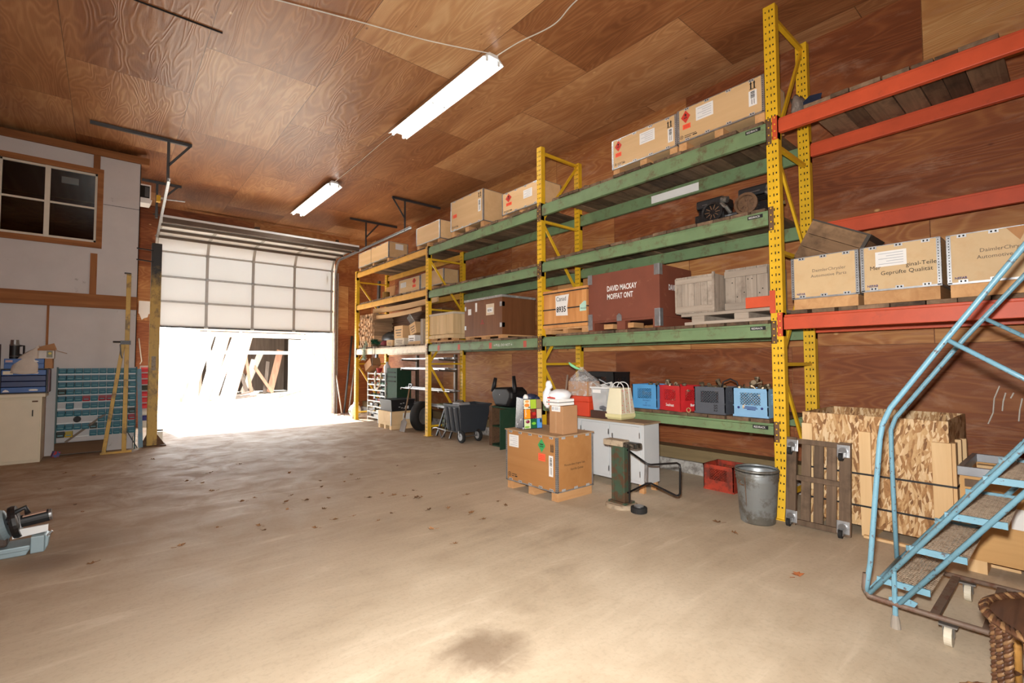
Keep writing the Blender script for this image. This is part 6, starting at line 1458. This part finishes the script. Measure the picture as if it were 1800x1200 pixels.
# ================================================================== saw on the floor at the left edge
sw = thing('mitre_saw', 'grey and black mitre saw standing on the floor at the left edge', 'saw', (-.45, 5.12, 0))
sgb = paint('blue_grey_cast', srgb(142, 160, 166), .45, .3, var=.1)
MB().box(-.62, -.40, 5.02, 5.24, .035, .07).prism([(-.66, .0), (-.42, .0), (-.40, .04), (-.66, .04)], 5.03, 5.22, 'y').build('base', sgb, sw, bevel=.006)
MB().box(-.40, -.325, 5.04, 5.20, .0, .12).prism([(-.325, .0), (-.305, .04), (-.30, .10), (-.325, .12)], 5.05, 5.19, 'y').build('base_end', sgb, sw, bevel=.005)
MB().tube([(-.31, 5.06, .11), (-.285, 5.06, .14)], .008, 6).build('lock_lever', M['steel'], sw)
MB().prism([(-.50, .115), (-.31, .135), (-.31, .185), (-.46, .18), (-.50, .145)], 5.09, 5.115, 'y').build('fence', M['white'], sw, bevel=.002)
MB().tube([(-.46, 5.14, .225), (-.31, 5.14, .245)], .045, 18).build('motor', M['black'], sw); MB().disc((-.305, 5.14, .246), (1, 0, .1), .042, .02, 18).build('motor_cap', M['steel'], sw)
MB().bar((-.45, 5.12, .268), (-.325, 5.12, .285), .06, .008, up=(0, 0, 1)).build('motor_label', paint('copper_label', srgb(176, 140, 120), .35, .5), sw)
mt = Matrix.Translation((-.49, 5.11, .235)) @ Euler((0, R(78), 0)).to_matrix().to_4x4()
MB().lathe([(.06, -.012), (.115, -.02), (.12, 0), (.115, .02), (.06, .012)], 28, 0, mt, closed=True).build('blade_guard', M['blackm'], sw); MB().lathe([(0, -.008), (.10, -.010), (.10, .010), (0, .008)], 28, 0, mt).build('blade', M['steel'], sw)
mt = Matrix.Translation((-.56, 5.13, .22)) @ Euler((0, R(75), 0)).to_matrix().to_4x4()
MB().lathe([(0, -.03), (.10, -.03), (.12, .0), (.10, .03), (0, .03)], 28, 0, mt).build('guard_cover', sgb, sw)
MB().tube([(-.60, 5.12, .06), (-.57, 5.12, .18), (-.50, 5.12, .30), (-.44, 5.12, .33), (-.425, 5.12, .28)], .018, 10).build('carry_handle', M['black'], sw, smooth=True)
MB().box(-.62, -.52, 5.06, 5.18, .07, .20).build('arm', paint('dark_brown_arm', srgb(76, 62, 54), .6), sw, bevel=.02)

# ================================================================== wicker in the lower right corner
wk1 = wood('dark_wicker', srgb(46, 28, 22), srgb(104, 70, 48), 'x', 2, rough=.45, rv=.1); wk2 = wood('pale_wicker', srgb(96, 66, 44), srgb(154, 118, 80), 'x', 2, rough=.45, rv=.1)
wc_ = thing('wicker_stool', 'dark braided wicker stool with a golden cane leg at the lower right corner', 'stool', (2.72, .02, 0))
cx, cy, rr_ = 2.74, .0, .285
def braid(path, r, n_turn, ra, mats, nm_, par):
    P_ = [Vector(p) for p in path]; N_ = len(P_)
    for q in range(3):
        pts_ = []
        for i in range(N_):
            t_ = P_[min(i+1, N_-1)] - P_[max(i-1, 0)]; t_.normalize()
            u = Vector((0, 0, 1)) if abs(t_.z) < .8 else Vector((1, 0, 0)); u = (u - t_*u.dot(t_)).normalized(); w_ = t_.cross(u)
            a = 2*math.pi*(n_turn*i/N_ + q/3); pts_.append(P_[i] + u*math.cos(a)*r + w_*math.sin(a)*r)
        MB().tube(pts_, ra, 6).build(nm_, mats[q % len(mats)], par, smooth=True)
ring = [(cx + rr_*math.cos(2*math.pi*i/90), cy + rr_*math.sin(2*math.pi*i/90), .415) for i in range(91)]
braid(ring, .011, 30, .0085, (wk1, wk2, wk1), 'braided_rim', wc_)
MB().lathe([(0, .395), (rr_ - .01, .395), (rr_ - .01, .41), (0, .415)], 40, 0, Matrix.Translation((cx, cy, 0))).build('seat', wk1, wc_)
for i in range(4):
    a = math.pi*(.80 + i*.5); x, y = cx + (rr_ - .03)*math.cos(a), cy + (rr_ - .03)*math.sin(a)
    MB().tube([(x, y, .40), (x + .01*math.cos(a), y + .01*math.sin(a), 0)], .015, 12).build('leg', paint('golden_cane', srgb(176, 128, 66), .3, c2=srgb(110, 60, 40), scale=10, amt=.6), wc_, smooth=True)
    MB().tube([(x, y, .40 - .02*k) for k in (0, 1, 2)], .019, 10).build('leg_binding', wk2, wc_)
for a in (.74, .70, .665):
    A = math.pi*a; x, y = cx + rr_*math.cos(A), cy + rr_*math.sin(A)
    braid([(x, y, .41 - .40*k/40) for k in range(41)], .009, 9, .007, (wk1, wk1, wk2), 'braided_strand', wc_)
ring2 = [(cx + rr_*.9*math.cos(2*math.pi*i/60), cy + rr_*.9*math.sin(2*math.pi*i/60), .12) for i in range(61)]
MB().tube(ring2, .010, 8).build('stretcher', wk1, wc_, smooth=True)
wb = thing('wicker_basket', 'pale woven basket rim just showing at the bottom edge beside the wicker stool', 'basket', (2.33, .19, 0))
bx, by = 2.325, .185
for k in range(8): MB().lathe([(.105 + .004*k - .006, .02 + k*.026), (.105 + .004*k, .01 + k*.026), (.105 + .004*k + .006, .02 + k*.026), (.105 + .004*k, .032 + k*.026)], 28, 0, Matrix.Translation((bx, by, 0)), closed=True).build('woven_course', wk2 if k % 2 else wk1, wb, smooth=True)
MB().lathe([(0, .0), (.10, .0), (.10, .012), (0, .012)], 24, 0, Matrix.Translation((bx, by, 0))).build('base', wk1, wb)
braid([(bx + .138*math.cos(2*math.pi*i/60), by + .138*math.sin(2*math.pi*i/60), .228) for i in range(61)], .009, 12, .008, (wk2, wk2, wk1), 'braided_rim', wb)

ST = [[(.458, 1.181), (.486, 1.072), (.511, .948), (.535, .848)], [(.423, 1.124), (.432, 1.051), (.455, .967)], [(.375, 1.126), (.387, 1.078)], [(.327, 1.081), (.337, .985), (.36, .888)]]
for i, p_ in enumerate(ST):
    p_ = [(y + r_s, z) for (y, z), r_s in zip(p_, (0, .008, -.006, .004))]
    one('white_strand', ('longest', 'second', 'shortest', 'rightmost')[i] + ' of four dusty white strands hanging on the plywood wall behind the blue steps', 'strand', MB().tube([(5.874, y, z) for y, z in p_], .006, 5), wc, (5.874, p_[-1][0], p_[-1][1]), 'white strands on the wall')
# ================================================================== dry leaves on the floor
LV = [(1.03,4.59),(1.04,4.45),(0.75,4.78),(0.47,4.49),(-0.05,4.50),(1.20,5.58),(1.07,5.50),(1.41,5.20),(1.52,5.42),(1.59,5.13),(1.62,4.71),(1.78,5.05),(2.16,5.61),(2.36,5.91),(2.34,5.64),(1.88,5.56),(1.96,5.84),(2.28,4.86),(2.34,4.71),(2.41,4.61),(2.59,4.74),(2.48,4.48),(2.51,4.45),(2.11,4.79),(1.75,4.32),(2.05,4.17),(1.87,4.06),(1.59,4.33),(1.38,4.22),(2.37,4.04),(2.53,3.96),(2.94,4.22),(3.03,3.82),(3.01,3.67),(2.60,3.48),(2.61,3.69),(3.20,5.23),(3.81,5.29),(3.03,6.01),(2.71,7.06),(1.04,7.19),(0.89,6.66),(0.75,6.87),(1.44,7.54),(0.37,8.33),(0.54,8.77),(-0.38,8.39),(-0.09,7.97),(-0.37,7.38),(-0.21,6.47),(-0.14,6.12),(0.91,6.17),(1.79,6.50),(2.11,3.56),(2.09,3.16),(1.35,4.92),(4.08,2.08),(3.94,1.87)]
lfm = wood('dry_leaf', srgb(70, 46, 30), srgb(150, 110, 74), 'x', 3, rv=.5)
def leaf(seed):
    r_ = random.Random(seed); n_ = 10; vs = [(0, 0, .004)]
    for i in range(n_):
        a = 2*math.pi*i/n_; rr2 = (.045 if i % 2 == 0 else .022)*r_.uniform(.7, 1.15); vs.append((rr2*math.cos(a), rr2*math.sin(a)*.75, .004 + r_.uniform(0, .022)))
    mb = MB().add(vs, [(0, 1 + i, 1 + (i+1) % n_) for i in range(n_)]).tube([(-.04, 0, .006), (-.075, .012, .012)], .0018, 4)
    return mb.build('dry_leaf', lfm, None, org=(0, 0, 0))
lv = [leaf(i) for i in range(4)]; lused = [False]*4; r_ = random.Random(9)
for i, (x, y) in enumerate(LV):
    k = i % 4
    if not lused[k]: o = lv[k]; lused[k] = True
    else: o = lv[k].copy(); COL.objects.link(o)
    s_ = r_.uniform(.5, 1.0); o.location = (x, y, .0005); o.rotation_euler = (0, 0, r_.uniform(0, 6.28)); o.scale = (s_, s_, s_)
    tag(o, 'dry curled brown leaf lying on the dusty concrete floor', 'leaf', 'dry leaves on the floor')
o = leaf(11); o.location = (3.47, 1.24, .0005); o.scale = (1.1, 1.1, 1.1); o.data.materials[0] = paint('rust_leaf', srgb(170, 100, 56), .7); tag(o, 'single orange-brown leaf on the floor left of the blue steps', 'leaf')

# ================================================================== the yard outside the door
yg = NT('pale_yard'); yn = yg.noise(yg.geo(), 1.2, 6, .6)
yg.set(yg.ramp(yn, [(.35, srgb(196, 188, 172)), (.65, srgb(226, 220, 208))]), .9)
struct('ground', MB().box(-14, 20, 13.5, 40, -.14, -.02), yg.mat)
ob_ = wood('outdoor_board', srgb(120, 86, 70), srgb(196, 150, 124), 'z', .4, rv=.25); wb_ = wood('bleached_board', srgb(176, 164, 150), srgb(226, 216, 204), 'z', .4, rv=.15); db_ = wood('grey_old_board', srgb(70, 60, 54), srgb(130, 116, 104), 'z', .4, rv=.3)
r_ = random.Random(4)
for i in range(11):
    x = 1.5 + i*.26 + r_.uniform(-.05, .05); ln = r_.uniform(.55, .95); hh = r_.uniform(2.5, 2.9)
    one('leaning_board', f'wide board leaning in the sunlit yard outside the door, left of the dark shed', 'board', MB().bar((x - ln*.6, 21.6 - .06*i, 0), (x + .35, 22.6 - .06*i, hh*.92), r_.uniform(.18, .30), .035, up=(0, 1, 0)), (wb_, wb_, ob_)[(i*2) % 3], (x, 21.9, 0), 'boards leaning in the yard')
shd = thing('lean_to_shed', 'dark open-fronted lean-to shed full of old timber outside the door', 'shed', (4.9, 25, 0))
MB().box(3.0, 7.0, 26.6, 26.7, 0, 3.4).build('back_wall', db_, shd); boxes('side_wall', db_, shd, (2.9, 3.0, 23.4, 26.6, 0, 3.2), (7.0, 7.1, 23.4, 26.6, 0, 3.2))
MB().add([(2.7, 23.0, 2.72), (7.3, 23.0, 2.72), (7.3, 26.9, 3.5), (2.7, 26.9, 3.5), (2.7, 23.0, 2.80), (7.3, 23.0, 2.80), (7.3, 26.9, 3.58), (2.7, 26.9, 3.58)], [(0,3,2,1),(4,5,6,7),(0,1,5,4),(1,2,6,5),(2,3,7,6),(3,0,4,7)]).build('roof', db_, shd)
for x in (3.2, 6.9): MB().box(x - .06, x + .06, 23.2, 23.32, 0, 2.74).build('post', wb_, shd)
MB().box(2.8, 7.2, 23.14, 23.2, 1.78, 1.92).build('rail', wb_, shd); MB().box(2.8, 7.2, 23.12, 23.2, 2.5, 2.7).build('fascia', wb_, shd)
for i in range(18):
    x = 3.9 + r_.uniform(0, 2.2); dx = max(3.6 - x, min(6.4 - x, r_.uniform(-.9, .9))); l = r_.uniform(1.2, 2.3)
    one('shed_timber', 'old timber propped inside the dark lean-to shed', 'timber', MB().bar((x, 23.5 + .14*i, .02), (x + dx, 23.9 + .14*i, l), r_.uniform(.08, .3), .05, up=(0, 1, 0)), (db_, wb_, ob_)[i % 3], (x, 24, 0), 'timber inside the lean-to shed')
for i in range(10):
    x = 3.7 + r_.uniform(0, 2.2); one('scrap_timber', 'scrap timber lying on the ground before the lean-to shed', 'timber', MB().bar((x, 21.2 + .2*i, .02 if i % 2 else .0), (x + r_.uniform(.5, 1.4), 21.25 + .2*i, .02 + r_.uniform(0, .2)), .16, .06), (db_, wb_)[i % 2], (x, 22.8, 0), 'scrap timber before the lean-to shed')
for i in range(9):
    x = 5.75 + i*.25
    one('fence_board', 'bleached upright board in the fence right of the lean-to shed', 'board', MB().box(x, x + .235, 21.2, 21.24, 0, 2.36), wb_, (x + .12, 21.22, 0), 'bleached fence boards outside')
for i in range(8):
    x = 6.85 + i*.1; one('leaning_lath', 'thin lath leaning on the bleached fence outside the door', 'lath', MB().bar((x + .35, 20.3, 0), (x - .25, 21.15, 1.9), .05, .02), db_ if i % 2 else wb_, (x, 20.6, 0), 'laths leaning on the fence')
# ================================================================== light
W = bpy.data.worlds.new('sky'); SC.world = W; W.use_nodes = True
bg = W.node_tree.nodes['Background']; bg.inputs[0].default_value = (.93, .97, 1, 1); bg.inputs[1].default_value = 7.0
sun = bpy.data.objects.new('sun', bpy.data.lights.new('sun', 'SUN')); COL.objects.link(sun)
sun.data.energy = 11; sun.data.angle = R(.6); sun.data.color = (1, .95, .88)
sun.rotation_euler = Vector((.10, -.92, -.85)).to_track_quat('-Z', 'Y').to_euler()
fl = bpy.data.objects.new('camera_flash', bpy.data.lights.new('camera_flash', 'AREA')); COL.objects.link(fl)
fl.data.shape = 'DISK'; fl.data.size = .10; fl.data.energy = 140; fl.data.spread = R(150); fl.data.color = (1, .97, .93)
fl.location = Vector((0, 0, H)) + u2*.16 - r2*.05 - fw*.02
fl.rotation_euler = (fw - u2*.04).to_track_quat('-Z', 'Y').to_euler()
SC.view_settings.view_transform = 'Standard'; SC.view_settings.look = 'None'; SC.view_settings.gamma = 1
SC.view_settings.exposure = 0.82
SC.cycles.use_denoising = True
SC.cycles.max_bounces = 10; SC.cycles.diffuse_bounces = 6; SC.cycles.sample_clamp_indirect = 6
